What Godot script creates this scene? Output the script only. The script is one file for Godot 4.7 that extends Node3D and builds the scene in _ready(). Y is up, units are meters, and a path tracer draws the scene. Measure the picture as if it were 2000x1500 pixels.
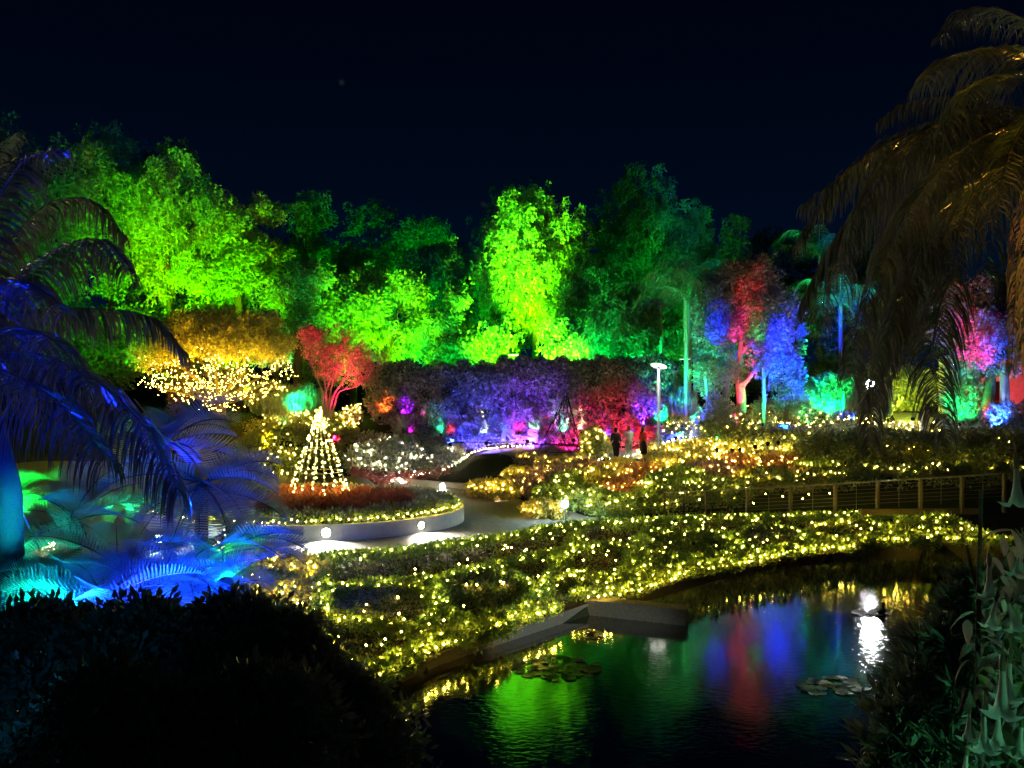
extends Node3D
# A botanic garden at night, lit by coloured floodlights and strings of fairy lights, seen from a rise above a pond.

const FOCAL := 1732.0            # pixels of the 2000 x 1500 photograph
const EYE := Vector3(0, 6, 0)
const WATER := -0.86
var look := Basis(Vector3.RIGHT, -atan(30.0 / 1732.0))
var rng := RandomNumberGenerator.new()
var used := {}
var mats := {}
var ctrl: Array[Vector3] = []     # ground control points
var grid := PackedFloat32Array()
const GX0 := -60.0
const GZ0 := -112.0
const GS := 0.5
const GNX := 241
const GNZ := 225
var pond := PackedVector2Array()
var sprays := {}
var bulb_far: Mesh
var bulb_near: Mesh

# ---------------------------------------------------------------- naming
func numbered(called: String) -> String:
	var n: int = used.get(called, 0)
	used[called] = n + 1
	return called if n == 0 else "%s_%03d" % [called, n]

func tag(o: Node3D, label: String, category := "", group := "", kind := "") -> Node3D:
	if label: o.set_meta("label", label)
	if category: o.set_meta("category", category)
	if group: o.set_meta("group", group)
	if kind: o.set_meta("kind", kind)
	return o

func thing(called: String, label: String, category: String, at := Vector3.ZERO, turn := 0.0, group := "") -> Node3D:
	var o := Node3D.new()
	o.name = numbered(called)
	add_child(o)
	o.position = at
	o.rotation.y = turn
	tag(o, label, category, group)
	return o

func obj(called: String, m: Mesh, mat: Material, parent: Node3D = null) -> MeshInstance3D:
	var o := MeshInstance3D.new()
	o.name = called if parent else numbered(called)
	o.mesh = m
	if mat: o.material_override = mat
	if parent: parent.add_child(o, true)
	else: add_child(o)
	return o

func struct(called: String, m: Mesh, mat: Material, parent: Node3D = null) -> MeshInstance3D:
	var o := obj(called, m, mat, parent)
	if parent == null: o.set_meta("kind", "structure")
	return o

# ---------------------------------------------------------------- camera geometry, terrain
func ray(px: float, py: float) -> Vector3:
	return look * Vector3((px - 1000.0) / FOCAL, (750.0 - py) / FOCAL, -1.0)

func at_depth(px: float, py: float, d: float) -> Vector3:
	var r := ray(px, py)
	return EYE + r * (d / -r.z)

func at_height(px: float, py: float, h: float) -> Vector3:
	var r := ray(px, py)
	return EYE + r * ((h - EYE.y) / r.y)

func ctl(px: float, py: float, h: float) -> void:
	ctrl.append(at_height(px, py, h))

func shepard(x: float, z: float) -> float:
	var s := 0.0
	var w := 0.0
	for c in ctrl:
		var dx := c.x - x
		var dz := c.z - z
		var d := dx * dx + dz * dz + 0.15
		var k := 1.0 / (d * d)
		s += k * c.y
		w += k
	return s / w

func ground(x: float, z: float) -> float:
	var fx := clampf((x - GX0) / GS, 0.0, GNX - 1.001)
	var fz := clampf((z - GZ0) / GS, 0.0, GNZ - 1.001)
	var ix := int(fx)
	var iz := int(fz)
	fx -= ix
	fz -= iz
	var i := iz * GNX + ix
	return lerpf(lerpf(grid[i], grid[i + 1], fx), lerpf(grid[i + GNX], grid[i + GNX + 1], fx), fz)

func hit(px: float, py: float, above := 0.0) -> Vector3:
	var r := ray(px, py)
	r /= -r.z
	var d := 11.0
	while d < 95.0:
		var p := EYE + r * d
		if p.y < ground(p.x, p.z) + above:
			for i in 5:
				d -= 0.3 / pow(2.0, i)
				p = EYE + r * d
				if p.y < ground(p.x, p.z) + above: continue
				d += 0.3 / pow(2.0, i)
			p = EYE + r * d
			return Vector3(p.x, ground(p.x, p.z), p.z)
		d += 0.3
	return EYE + r * 95.0

func on_ground(p: Vector3) -> Vector3:
	return Vector3(p.x, ground(p.x, p.z), p.z)

# ---------------------------------------------------------------- random, curves
func rnd(a: float, b: float) -> float:
	return rng.randf_range(a, b)

func ball() -> Vector3:
	var u := rnd(-1, 1)
	var a := rnd(0, TAU)
	var r := sqrt(1.0 - u * u)
	return Vector3(r * cos(a), u, r * sin(a))

func turned() -> Basis:
	return Basis(ball(), rnd(0, TAU))

func spline(pts: Array, step: float) -> Array[Vector3]:
	var out: Array[Vector3] = []
	var n := pts.size()
	for i in n - 1:
		var a: Vector3 = pts[maxi(i - 1, 0)]
		var b: Vector3 = pts[i]
		var c: Vector3 = pts[i + 1]
		var e: Vector3 = pts[mini(i + 2, n - 1)]
		var k := maxi(1, int(b.distance_to(c) / step))
		for j in k:
			out.append(b.cubic_interpolate(c, a, e, float(j) / k))
	out.append(pts[n - 1])
	return out

func trace(px: Array, above := 0.0, step := 0.25) -> Array[Vector3]:   # a line of photograph points laid on the ground
	var p := []
	for q: Vector2 in px: p.append(hit(q.x, q.y, above))
	var s := spline(p, step)
	for i in s.size(): s[i] = on_ground(s[i])
	return s

func loop(cx: float, cy: float, rx: float, ry: float, from := 0.0, to := 360.0) -> Array:
	var out := []
	var n := 14
	for i in n + 1:
		var a := deg_to_rad(lerpf(from, to, float(i) / n))
		out.append(Vector2(cx + rx * cos(a), cy + ry * sin(a)))
	return out

# ---------------------------------------------------------------- materials
func noise(freq: float, oct := 4, seed_ := 1) -> FastNoiseLite:
	var n := FastNoiseLite.new()
	n.seed = seed_
	n.frequency = freq
	n.fractal_octaves = oct
	return n

func noise_tex(freq: float, lo: Color, hi: Color, size := 256, seed_ := 1) -> NoiseTexture2D:
	var t := NoiseTexture2D.new()
	t.width = size
	t.height = size
	t.seamless = true
	t.noise = noise(freq, 5, seed_)
	var g := Gradient.new()
	g.set_color(0, lo)
	g.set_color(1, hi)
	t.color_ramp = g
	return t

func bump_tex(freq: float, strength: float, size := 256, seed_ := 3) -> NoiseTexture2D:
	var t := NoiseTexture2D.new()
	t.width = size
	t.height = size
	t.seamless = true
	t.as_normal_map = true
	t.bump_strength = strength
	t.noise = noise(freq, 4, seed_)
	return t

func lin(r: float, g: float, b: float) -> Color:
	return Color(r, g, b).linear_to_srgb()

func plain(key: String, c: Color, rough := 0.7, metal := 0.0) -> StandardMaterial3D:
	if mats.has(key): return mats[key]
	var m := StandardMaterial3D.new()
	m.albedo_color = c
	m.roughness = rough
	m.metallic = metal
	mats[key] = m
	return m

func textured(key: String, freq: float, lo: Color, hi: Color, scale: float, rough := 0.8, bump := 4.0) -> StandardMaterial3D:
	var m := StandardMaterial3D.new()
	m.albedo_texture = noise_tex(freq, lo, hi, 512, key.length())
	m.normal_enabled = true
	m.normal_texture = bump_tex(freq * 2.0, bump, 512, key.length() + 7)
	m.uv1_triplanar = true
	m.uv1_world_triplanar = true
	m.uv1_scale = Vector3.ONE * scale
	m.roughness = rough
	mats[key] = m
	return m

func leaf_mat(key: String, rough: float, through: float) -> StandardMaterial3D:
	var m := StandardMaterial3D.new()
	m.vertex_color_use_as_albedo = true
	m.roughness = rough
	m.backlight_enabled = true
	m.backlight = lin(through, through, through)
	mats[key] = m
	return m

func glow(key: String, c: Color, e: float) -> StandardMaterial3D:
	if mats.has(key): return mats[key]
	var m := StandardMaterial3D.new()
	m.albedo_color = Color(0.9, 0.9, 0.9)
	m.emission_enabled = true
	m.emission = c
	m.emission_energy_multiplier = e
	mats[key] = m
	return m

# ---------------------------------------------------------------- shapes
func begin() -> SurfaceTool:
	var st := SurfaceTool.new()
	st.begin(Mesh.PRIMITIVE_TRIANGLES)
	return st

func done(st: SurfaceTool, flat := false) -> ArrayMesh:
	if flat: pass
	st.generate_normals()
	return st.commit()

func tri(st: SurfaceTool, a: Vector3, b: Vector3, c: Vector3) -> void:   # counter-clockwise seen from outside
	st.add_vertex(a)
	st.add_vertex(c)
	st.add_vertex(b)

func quad(st: SurfaceTool, a: Vector3, b: Vector3, c: Vector3, d: Vector3) -> void:
	tri(st, a, b, c)
	tri(st, a, c, d)

func box(st: SurfaceTool, c: Vector3, s: Vector3, b := Basis.IDENTITY) -> void:
	st.set_smooth_group(-1)
	var h := s / 2.0
	var v := []
	for i in 8:
		v.append(c + b * Vector3(h.x * (1 if i & 1 else -1), h.y * (1 if i & 2 else -1), h.z * (1 if i & 4 else -1)))
	quad(st, v[4], v[5], v[7], v[6])
	quad(st, v[1], v[0], v[2], v[3])
	quad(st, v[5], v[1], v[3], v[7])
	quad(st, v[0], v[4], v[6], v[2])
	quad(st, v[6], v[7], v[3], v[2])
	quad(st, v[0], v[1], v[5], v[4])

func tube(st: SurfaceTool, pts: Array, r0: float, r1: float, sides := 6, cap := true) -> void:
	st.set_smooth_group(0)
	var n := pts.size()
	var rings := []
	var last := Vector3(0.31, 0.2, 0.93)
	for i in n:
		var t: Vector3 = (pts[mini(i + 1, n - 1)] - pts[maxi(i - 1, 0)]).normalized()
		if t.length() < 0.5: t = Vector3.UP
		var u := last - t * last.dot(t)
		if u.length() < 0.05: u = t.cross(Vector3(0.9, 0.1, 0.4))
		u = u.normalized()
		last = u
		var w := t.cross(u)
		var r := lerpf(r0, r1, float(i) / maxf(n - 1, 1))
		var ring := []
		for k in sides:
			var a := TAU * k / sides
			ring.append(pts[i] + (u * cos(a) + w * sin(a)) * r)
		rings.append(ring)
	for i in n - 1:
		for k in sides:
			var k2 := (k + 1) % sides
			quad(st, rings[i][k], rings[i][k2], rings[i + 1][k2], rings[i + 1][k])
	if cap:
		st.set_smooth_group(-1)
		for k in range(1, sides - 1):
			tri(st, rings[0][0], rings[0][k + 1], rings[0][k])
			tri(st, rings[n - 1][0], rings[n - 1][k], rings[n - 1][k + 1])

func lathe(st: SurfaceTool, prof: Array, c: Vector3, sides := 16, b := Basis.IDENTITY, smooth := true) -> void:   # prof: Vector2(radius, height) upwards
	st.set_smooth_group(0 if smooth else -1)
	for i in prof.size() - 1:
		var p: Vector2 = prof[i]
		var q: Vector2 = prof[i + 1]
		for k in sides:
			var a := TAU * k / sides
			var e := TAU * (k + 1) / sides
			var v0 := c + b * Vector3(p.x * cos(a), p.y, -p.x * sin(a))
			var v1 := c + b * Vector3(p.x * cos(e), p.y, -p.x * sin(e))
			var v2 := c + b * Vector3(q.x * cos(e), q.y, -q.x * sin(e))
			var v3 := c + b * Vector3(q.x * cos(a), q.y, -q.x * sin(a))
			if p.x > 1e-5: tri(st, v0, v1, v2)
			if q.x > 1e-5: tri(st, v0, v2, v3)

func leaf(st: SurfaceTool, p: Vector3, dir: Vector3, side: Vector3, l: float, w: float) -> void:
	var m := p + dir * (l * 0.45)
	st.set_smooth_group(-1)
	st.add_vertex(p)
	st.add_vertex(m - side * (w * 0.5))
	st.add_vertex(p + dir * l)
	st.add_vertex(p)
	st.add_vertex(p + dir * l)
	st.add_vertex(m + side * (w * 0.5))

func spray(n: int, spread: Vector3, l: float, w: float, out := 1.0, down := 0.0, seed_ := 1) -> ArrayMesh:
	rng.seed = seed_
	var st := begin()
	for i in n:
		var b := ball()
		var p := b * spread * pow(rng.randf(), 0.4)
		var dir := (b * out + ball() * 0.6 + Vector3.DOWN * down).normalized()
		var s := dir.cross(ball()).normalized()
		leaf(st, p, dir, s, l * rnd(0.7, 1.25), w * rnd(0.8, 1.2))
	return done(st)

func strand(n: int, length: float, l: float, w: float, seed_ := 1) -> ArrayMesh:   # hanging twigs of leaves
	rng.seed = seed_
	var st := begin()
	for k in 4:
		var p := Vector3(rnd(-0.25, 0.25), 0, rnd(-0.25, 0.25))
		var lean := Vector3(rnd(-0.3, 0.3), 0, rnd(-0.3, 0.3))
		var len_ := length * rnd(0.5, 1.1)
		for i in n / 4:
			var t := float(i) / (n / 4.0)
			var q := p + lean * (1.0 - (1.0 - t) * (1.0 - t)) + Vector3.DOWN * (t * t * 0.5 + t * 0.5) * len_
			var dir := (Vector3.DOWN * 0.7 + ball() * 0.8).normalized()
			leaf(st, q + ball() * 0.05, dir, dir.cross(ball()).normalized(), l * rnd(0.7, 1.2), w * rnd(0.8, 1.2))
	return done(st)

func blades(n: int, l: float, w: float, lean: float, seed_ := 1) -> ArrayMesh:   # a tuft of arching blades
	rng.seed = seed_
	var st := begin()
	for i in n:
		var a := rnd(0, TAU)
		var o := Vector3(cos(a), 0, sin(a))
		var s := Vector3(-sin(a), 0, cos(a)) * w * 0.5
		var k := rnd(0.2, 1.0) * lean
		var h := l * rnd(0.6, 1.1)
		var p := o * rnd(0, 0.06)
		var m := p + Vector3.UP * h * 0.6 + o * h * 0.3 * k
		var e := p + Vector3.UP * h * (1.0 - 0.5 * k) + o * h * 0.8 * k
		st.set_smooth_group(-1)
		for v in [p - s, m - s, m + s, p - s, m + s, p + s, m - s, e, m + s]: st.add_vertex(v)
	return done(st)

# ---------------------------------------------------------------- masses of sprays
var buf := PackedFloat32Array()
func put(b: Basis, p: Vector3, c: Color) -> void:
	buf.append_array([b.x.x, b.y.x, b.z.x, p.x, b.x.y, b.y.y, b.z.y, p.y, b.x.z, b.y.z, b.z.z, p.z, c.r, c.g, c.b, 1.0])

func tint(c: Color, v := 0.3) -> Color:
	var k := rnd(1.0 - v, 1.0 + v)
	return Color(c.r * k * rnd(0.85, 1.2), c.g * k, c.b * k * rnd(0.8, 1.2))

func mass(called: String, m: Mesh, mat: Material, parent: Node3D = null) -> MultiMeshInstance3D:
	var mm := MultiMesh.new()
	mm.transform_format = MultiMesh.TRANSFORM_3D
	mm.use_colors = true
	mm.mesh = m
	mm.instance_count = buf.size() / 16
	mm.buffer = buf
	buf = PackedFloat32Array()
	var o := MultiMeshInstance3D.new()
	o.name = called if parent else numbered(called)
	o.multimesh = mm
	o.material_override = mat
	o.set_meta("kind", "stuff")
	if parent: parent.add_child(o, true)
	else: add_child(o)
	return o

# ---------------------------------------------------------------- lamps
func light_string(label: String, pts: Array, bulb_mat: Material, near := false, singly := false, group := "strings of warm fairy lights", called := "fairy_light_string") -> Node3D:
	var t := thing(called, label, "fairy lights", pts[0], 0.0, group)
	var st := begin()
	var line := []
	for p: Vector3 in pts: line.append(p - pts[0] - Vector3(0, 0.03, 0))
	if line.size() > 1:
		tube(st, line, 0.005, 0.005, 3, false)
		obj("wire", done(st), mats.cable, t)
	if singly:
		for p: Vector3 in pts:
			var o := obj("bulb", bulb_near, bulb_mat, t)
			o.position = p - pts[0]
	else:
		for p: Vector3 in pts: put(Basis.IDENTITY.scaled(Vector3.ONE * rnd(0.8, 1.25)), p - pts[0], Color.WHITE)
		mass("bulbs", bulb_near if near else bulb_far, bulb_mat, t)
	return t

func flood(label: String, at: Vector3, target: Vector3, c: Color, energy: float, angle := 30.0, size := 0.1) -> Node3D:
	var t := thing("flood_light", label, "floodlight", at, 0.0, "coloured floodlights among the planting")
	var dir := (target - at).normalized()
	var b := Basis.looking_at(dir, Vector3.UP if absf(dir.y) < 0.98 else Vector3.RIGHT)
	var b2 := b * Basis(Vector3.RIGHT, -PI / 2)     # its y axis along the beam
	var up := Vector3(0, 0.28, 0)
	var st := begin()
	lathe(st, [Vector2(0, -0.14), Vector2(0.07, -0.13), Vector2(0.09, -0.02), Vector2(0.11, 0.0), Vector2(0.11, 0.03), Vector2(0.095, 0.03)], up, 12, b2)
	obj("housing", done(st), mats.dark_metal, t)
	st = begin()
	tube(st, [Vector3(0, -0.05, 0), Vector3(0, 0.2, 0)], 0.02, 0.02, 6)
	box(st, Vector3(0, 0.2, 0), Vector3(0.2, 0.02, 0.03), Basis.looking_at(Vector3(dir.x, 0, dir.z).normalized() if absf(dir.y) < 0.98 else Vector3.FORWARD))
	obj("bracket", done(st), mats.dark_metal, t)
	st = begin()
	lathe(st, [Vector2(0.095, 0.015), Vector2(0.05, 0.03), Vector2(0, 0.034)], up, 12, b2)
	obj("lens", done(st), glow("lens%s" % c.to_html(), c.lerp(Color.WHITE, 0.25), 6.0), t)
	var l := SpotLight3D.new()
	l.name = "beam"
	l.light_color = c
	l.light_energy = energy
	l.light_size = size
	l.spot_angle = angle
	l.spot_angle_attenuation = 0.7
	l.spot_range = 60.0
	l.spot_attenuation = 2.0
	l.shadow_enabled = true
	t.add_child(l)
	l.basis = b
	l.position = up + dir * 0.07
	return t

func omni(parent: Node3D, at: Vector3, c: Color, energy: float, size := 0.05) -> void:
	var l := OmniLight3D.new()
	l.name = "light"
	l.light_color = c
	l.light_energy = energy
	l.light_size = size
	l.omni_range = 60.0
	l.omni_attenuation = 2.0
	l.shadow_enabled = true
	parent.add_child(l, true)
	l.position = at

func spot(parent: Node3D, at: Vector3, dir: Vector3, c: Color, energy: float, angle: float, size := 0.05, soft := 0.8) -> void:
	var l := SpotLight3D.new()
	l.name = "light"
	l.light_color = c
	l.light_energy = energy
	l.light_size = size
	l.spot_angle = angle
	l.spot_angle_attenuation = soft
	l.spot_range = 60.0
	l.spot_attenuation = 2.0
	l.shadow_enabled = true
	parent.add_child(l, true)
	l.basis = Basis.looking_at(dir, Vector3.UP if absf(dir.normalized().y) < 0.98 else Vector3.RIGHT)
	l.position = at

# ---------------------------------------------------------------- plants
func tree(called: String, label: String, category: String, group: String, px: float, d: float, top: float, low: float, wide: float, n: int, col: Color, seed_: int, kind := "broad", puffs := 18, puff := 0.34, bark: Material = null, trunk_r := 0.3) -> Node3D:
	rng.seed = seed_
	var base := at_depth(px, low, d)
	var ty := at_depth(px, top, d).y
	var ly := base.y
	base.y = ground(base.x, base.z)
	if ly < base.y + 0.3: ly = base.y + 0.3
	var t := thing(called, label, category, base, 0.0, group)
	var rx := wide / 2.0 / FOCAL * d
	var ry := (ty - ly) / 2.0
	var mid := Vector3(0, (ty + ly) / 2.0 - base.y, 0)
	var cs := []
	for i in puffs:
		var b := ball()
		var k := rnd(0.35, 0.85)
		var rp := rx * puff * rnd(0.7, 1.25)
		var sy := minf(rp * (1.5 if kind == "weep" else 0.8), ry * 0.6)
		var p := mid + Vector3(b.x * maxf(rx - rp * 0.7, 0.1), b.y * maxf(ry - sy * 0.8, 0.1), b.z * maxf(rx * 0.8 - rp * 0.5, 0.1)) * (k if absf(b.y) < 0.6 else maxf(k, 0.75))
		cs.append([p, rp, sy])
	var st := begin()
	var fork := Vector3(rnd(-0.2, 0.2), maxf(mid.y - ry * 0.75, 0.6), rnd(-0.2, 0.2))
	tube(st, [Vector3(0, -0.2, 0), Vector3(rnd(-0.1, 0.1), fork.y * 0.5, 0), fork], trunk_r * 1.25, trunk_r * 0.85, 8)
	var bm: Material = bark if bark else mats.bark
	obj("trunk", done(st), bm, t)
	for i in mini(cs.size(), 11):
		var e: Vector3 = cs[i][0]
		st = begin()
		var m := fork.lerp(e, 0.5) + Vector3(0, 0.15 * e.distance_to(fork), 0) + ball() * 0.3
		var s := spline([fork, m, e + Vector3(0, cs[i][2] * 0.3, 0)], 0.8)
		tube(st, s, trunk_r * 0.5, 0.03, 6)
		for j in 3:
			var f: Vector3 = s[s.size() * (j + 2) / 6]
			tube(st, [f, f + (ball() + Vector3.UP * 0.4) * cs[i][1] * 0.5, f + (ball() + Vector3.UP * 0.5) * cs[i][1]], trunk_r * 0.18, 0.015, 4)
		obj("branch", done(st), bm, t)
	var lobes := noise(0.55, 2, seed_)
	var holes := noise(0.9, 2, seed_ + 50)
	var total := 0.0
	for c in cs: total += c[1] * c[1]
	for c in cs:
		var k := int(n * c[1] * c[1] / total)
		var pc := tint(col, 0.18)
		for i in k:
			var b := ball()
			var r: float = (0.5 + 0.5 * sqrt(rng.randf())) * (1.0 + 0.75 * lobes.get_noise_3dv(b * 4.0 + c[0] * 3.0))
			if rng.randf() < 0.06: r *= rnd(1.1, 1.45)
			var p: Vector3 = c[0] + Vector3(b.x * c[1], b.y * c[2], b.z * c[1]) * r
			if kind == "weep" and b.y < 0.2 and rng.randf() < 0.4: p.y -= rnd(0.0, 1.0) * c[2] * (1.2 if sin(p.x * 3.1) * sin(p.z * 2.7) > 0.1 else 0.2)
			if holes.get_noise_3dv(p) < -0.1: continue
			p.y = maxf(p.y, 0.15)
			var q := Basis(Vector3.UP, rnd(0, TAU)) if kind == "weep" else turned()
			put(q.scaled(Vector3.ONE * rnd(0.75, 1.3)), p, tint(pc, 0.22))
	mass("crown", sprays[kind], mats.leaf, t)
	return t

func shrub(called: String, label: String, category: String, group: String, base: Vector3, r: float, h: float, n: int, col: Color, kind := "fine", mat: Material = null, stems := true, size := 1.0, vary := 0.3, bloom := 0.0) -> Node3D:
	var t := thing(called, label, category, base, 0.0, group)
	var lobes := noise(0.8, 2, int(absf(base.x * 31.0 + base.z * 17.0)))
	for i in n:
		var b := ball()
		var k := (0.6 + 0.42 * sqrt(rng.randf())) * (1.0 + (0.9 if kind == "dark" else 0.55) * lobes.get_noise_3dv(b * 2.5))
		var p := Vector3(b.x * r, h * 0.52 + b.y * h * 0.5, b.z * r) * Vector3(k, 1.0, k)
		p += Vector3(sin(p.y * 5.0 + base.x) * 0.1, 0, 0) * r
		put((turned() if kind != "blade" else Basis(Vector3.UP, rnd(0, TAU))).scaled(Vector3.ONE * rnd(0.7, 1.25) * size), p, tint(col if rng.randf() > bloom else Color(0.4, 0.4, 0.38), vary))
	mass("foliage", sprays[kind], mat if mat else mats.leaf, t)
	if stems:
		var st := begin()
		for i in 5:
			var e := Vector3(rnd(-0.6, 0.6) * r, h * rnd(0.5, 0.85), rnd(-0.6, 0.6) * r)
			tube(st, [Vector3(rnd(-0.1, 0.1), -0.05, rnd(-0.1, 0.1)), e * Vector3(0.4, 0.5, 0.4), e], 0.03, 0.01, 5)
		obj("stems", done(st), mats.bark, t).set_meta("kind", "stuff")
	return t

func hedge(label: String, line: Array[Vector3], w: float, h: float, per_m: float, col: Color, kind := "fine", size := 1.0, group := "clipped low hedges", called := "low_hedge") -> Node3D:
	var t := thing(called, label, "hedge", line[0], 0.0, group)
	for i in line.size() - 1:
		var a := line[i]
		var b := line[i + 1]
		var side := (b - a).cross(Vector3.UP).normalized()
		var f := per_m * a.distance_to(b)
		var k := int(f) + (1 if rng.randf() < f - int(f) else 0)
		for j in k:
			var p := a.lerp(b, rng.randf())
			var u := rnd(-1, 1)
			p += side * (u * w * 0.5)
			p.y += h * (rnd(0.1, 1.0) if absf(u) > 0.75 else rnd(0.75, 1.05)) * (1.0 - 0.2 * u * u)
			put(turned().scaled(Vector3.ONE * rnd(0.7, 1.2) * size), p - line[0], tint(col))
	mass("foliage", sprays[kind], mats.leaf, t)
	return t

func inside(p: Vector2, poly: PackedVector2Array) -> bool:
	return Geometry2D.is_point_in_polygon(p, poly)

func field(px: Array) -> PackedVector2Array:      # a polygon of photograph points laid on the ground
	var out := PackedVector2Array()
	for q in px:
		var p := hit(q[0], q[1])
		out.append(Vector2(p.x, p.z))
	return out

func scatter(poly: PackedVector2Array, n: int) -> Array[Vector3]:
	var lo := poly[0]
	var hi := poly[0]
	for p in poly:
		lo = lo.min(p)
		hi = hi.max(p)
	var out: Array[Vector3] = []
	var tries := 0
	while out.size() < n and tries < n * 30:
		tries += 1
		var p := Vector2(rnd(lo.x, hi.x), rnd(lo.y, hi.y))
		if inside(p, poly): out.append(Vector3(p.x, ground(p.x, p.y), p.y))
	return out

func bedding(called: String, label: String, category: String, poly: PackedVector2Array, n: int, kind: String, cols: Array, h: float, size := 1.0, lift := 0.0, mat: Material = null) -> Node3D:
	var pts := scatter(poly, n)
	for p in pts:
		var c: Color = cols[rng.randi() % cols.size()]
		put((Basis(Vector3.UP, rnd(0, TAU)) if kind in ["blade", "flower", "tall"] else turned()).scaled(Vector3.ONE * rnd(0.7, 1.25) * size), p + Vector3(0, lift + rnd(0.1, 1.0) * h, 0), tint(c))
	var o := mass(called, sprays[kind], mat if mat else mats.leaf)
	tag(o, label, category)
	return o

func lit(poly: PackedVector2Array, n: int, h: float) -> Array:
	var out := []
	for p in scatter(poly, n): out.append(p + Vector3(0, h * rnd(0.78, 1.15), 0))
	# order them as a string that wanders along the bed
	out.sort_custom(func(a, b): return a.x + 0.6 * sin(a.z * 2.0) < b.x + 0.6 * sin(b.z * 2.0))
	return out

func along(line: Array[Vector3], gap: float, w: float, h: float) -> Array:
	var out := []
	var left := 0.0
	for i in line.size() - 1:
		var a := line[i]
		var b := line[i + 1]
		var l := a.distance_to(b)
		var side := (b - a).cross(Vector3.UP).normalized()
		while left < l:
			out.append(a.lerp(b, left / l) + side * rnd(-0.5, 0.5) * w + Vector3(0, h * rnd(0.7, 1.15) + 0.04, 0))
			left += gap * rnd(0.6, 1.4)
		left -= l
	return out

func frond_mesh(pts: Array, n: int, lmax: float, w: float, hang: float, forward := 0.5, shape := 0.6, seed_ := 1) -> ArrayMesh:
	rng.seed = seed_
	var st := begin()
	st.set_smooth_group(-1)
	var m := pts.size() - 1
	for i in n:
		var t := 0.06 + 0.94 * (i + rng.randf() * 0.6) / n
		var f := t * m
		var k := mini(int(f), m - 1)
		var p: Vector3 = pts[k].lerp(pts[k + 1], f - k)
		var tan_: Vector3 = (pts[mini(k + 1, m)] - pts[maxi(k - 1, 0)]).normalized()
		var side := tan_.cross(Vector3.UP)
		if side.length() < 0.25: side = tan_.cross(Vector3(0.2, 0.1, 1))
		side = side.normalized()
		var len_ := lmax * (0.35 + 0.65 * sin(PI * pow(t, shape))) * rnd(0.85, 1.1)
		for s: float in [-1.0, 1.0]:
			var dir := (side * s * rnd(0.7, 1.1) + tan_ * forward + Vector3.UP * rnd(0.0, 0.35) + ball() * 0.12).normalized()
			var q := p
			var face := dir.cross(Vector3.UP).normalized()
			face = (tan_ * 0.8 + Vector3.UP * 0.5 + ball() * 0.25).normalized()
			var steps := 4
			var prev_a := q - face * w * 0.2
			var prev_b := q + face * w * 0.2
			for j in steps:
				dir = (dir + Vector3.DOWN * hang * (0.35 + 0.25 * j)).normalized()
				q += dir * len_ / steps
				var ww: float = w * [0.5, 0.45, 0.28, 0.02][j]
				var a := q - face * ww
				var b := q + face * ww
				for v in [prev_a, b, prev_b, prev_a, a, b]: st.add_vertex(v)
				prev_a = a
				prev_b = b
	return done(st)

func frond(t: Node3D, pts: Array, n: int, lmax: float, w: float, hang: float, mat: Material, stalk: Material, r := 0.03, seed_ := 1, forward := 0.5) -> void:
	var s := spline(pts, 0.12)
	for i in s.size(): s[i] -= t.position
	var st := begin()
	tube(st, s, r, r * 0.2, 6)
	var o := obj("frond", done(st), stalk, t)
	obj("leaflets", frond_mesh(s, n, lmax, w, hang, forward, 0.6, seed_), mat, o).set_meta("kind", "stuff")

func fern_frond(length: float, seed_: int, droop: float) -> Array:      # [leaf mesh, stalk mesh], growing along +z from the origin
	rng.seed = seed_
	var st := begin()
	st.set_smooth_group(-1)
	var line := []
	for i in 13:
		var t := i / 12.0
		line.append(Vector3(0, length * (0.42 * t - droop * t * t), length * (t - 0.18 * t * t)))
	for i in 27:
		var t := 0.1 + 0.9 * i / 27.0
		var f := t * 12.0
		var k := mini(int(f), 11)
		var p: Vector3 = line[k].lerp(line[k + 1], f - k)
		var tn: Vector3 = (line[k + 1] - line[k]).normalized()
		var up := tn.cross(Vector3.LEFT).normalized()
		var len_ := length * 0.3 * pow(sin(PI * pow(t, 0.7)), 0.8) + 0.02
		for s: float in [-1.0, 1.0]:
			var dir := (Vector3(s, 0, 0) + tn * 0.35 - up * 0.25).normalized()
			var across := dir.cross(up).normalized()
			var w := 0.0125 * length / 1.6
			var q0 := p
			var w0 := w * 0.7
			for j in 3:
				var u := (j + 1) / 3.0
				var q1 := p + dir * len_ * u - up * len_ * 0.28 * u * u
				var w1: float = w * [1.15, 0.8, 0.05][j] * rnd(0.9, 1.1)
				for v in [q0 - across * w0, q1 - across * w1, q1 + across * w1, q0 - across * w0, q1 + across * w1, q0 + across * w0]: st.add_vertex(v)
				q0 = q1
				w0 = w1
	var leaf_ := done(st)
	st = begin()
	tube(st, line, 0.018, 0.004, 5)
	return [leaf_, done(st)]

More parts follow.
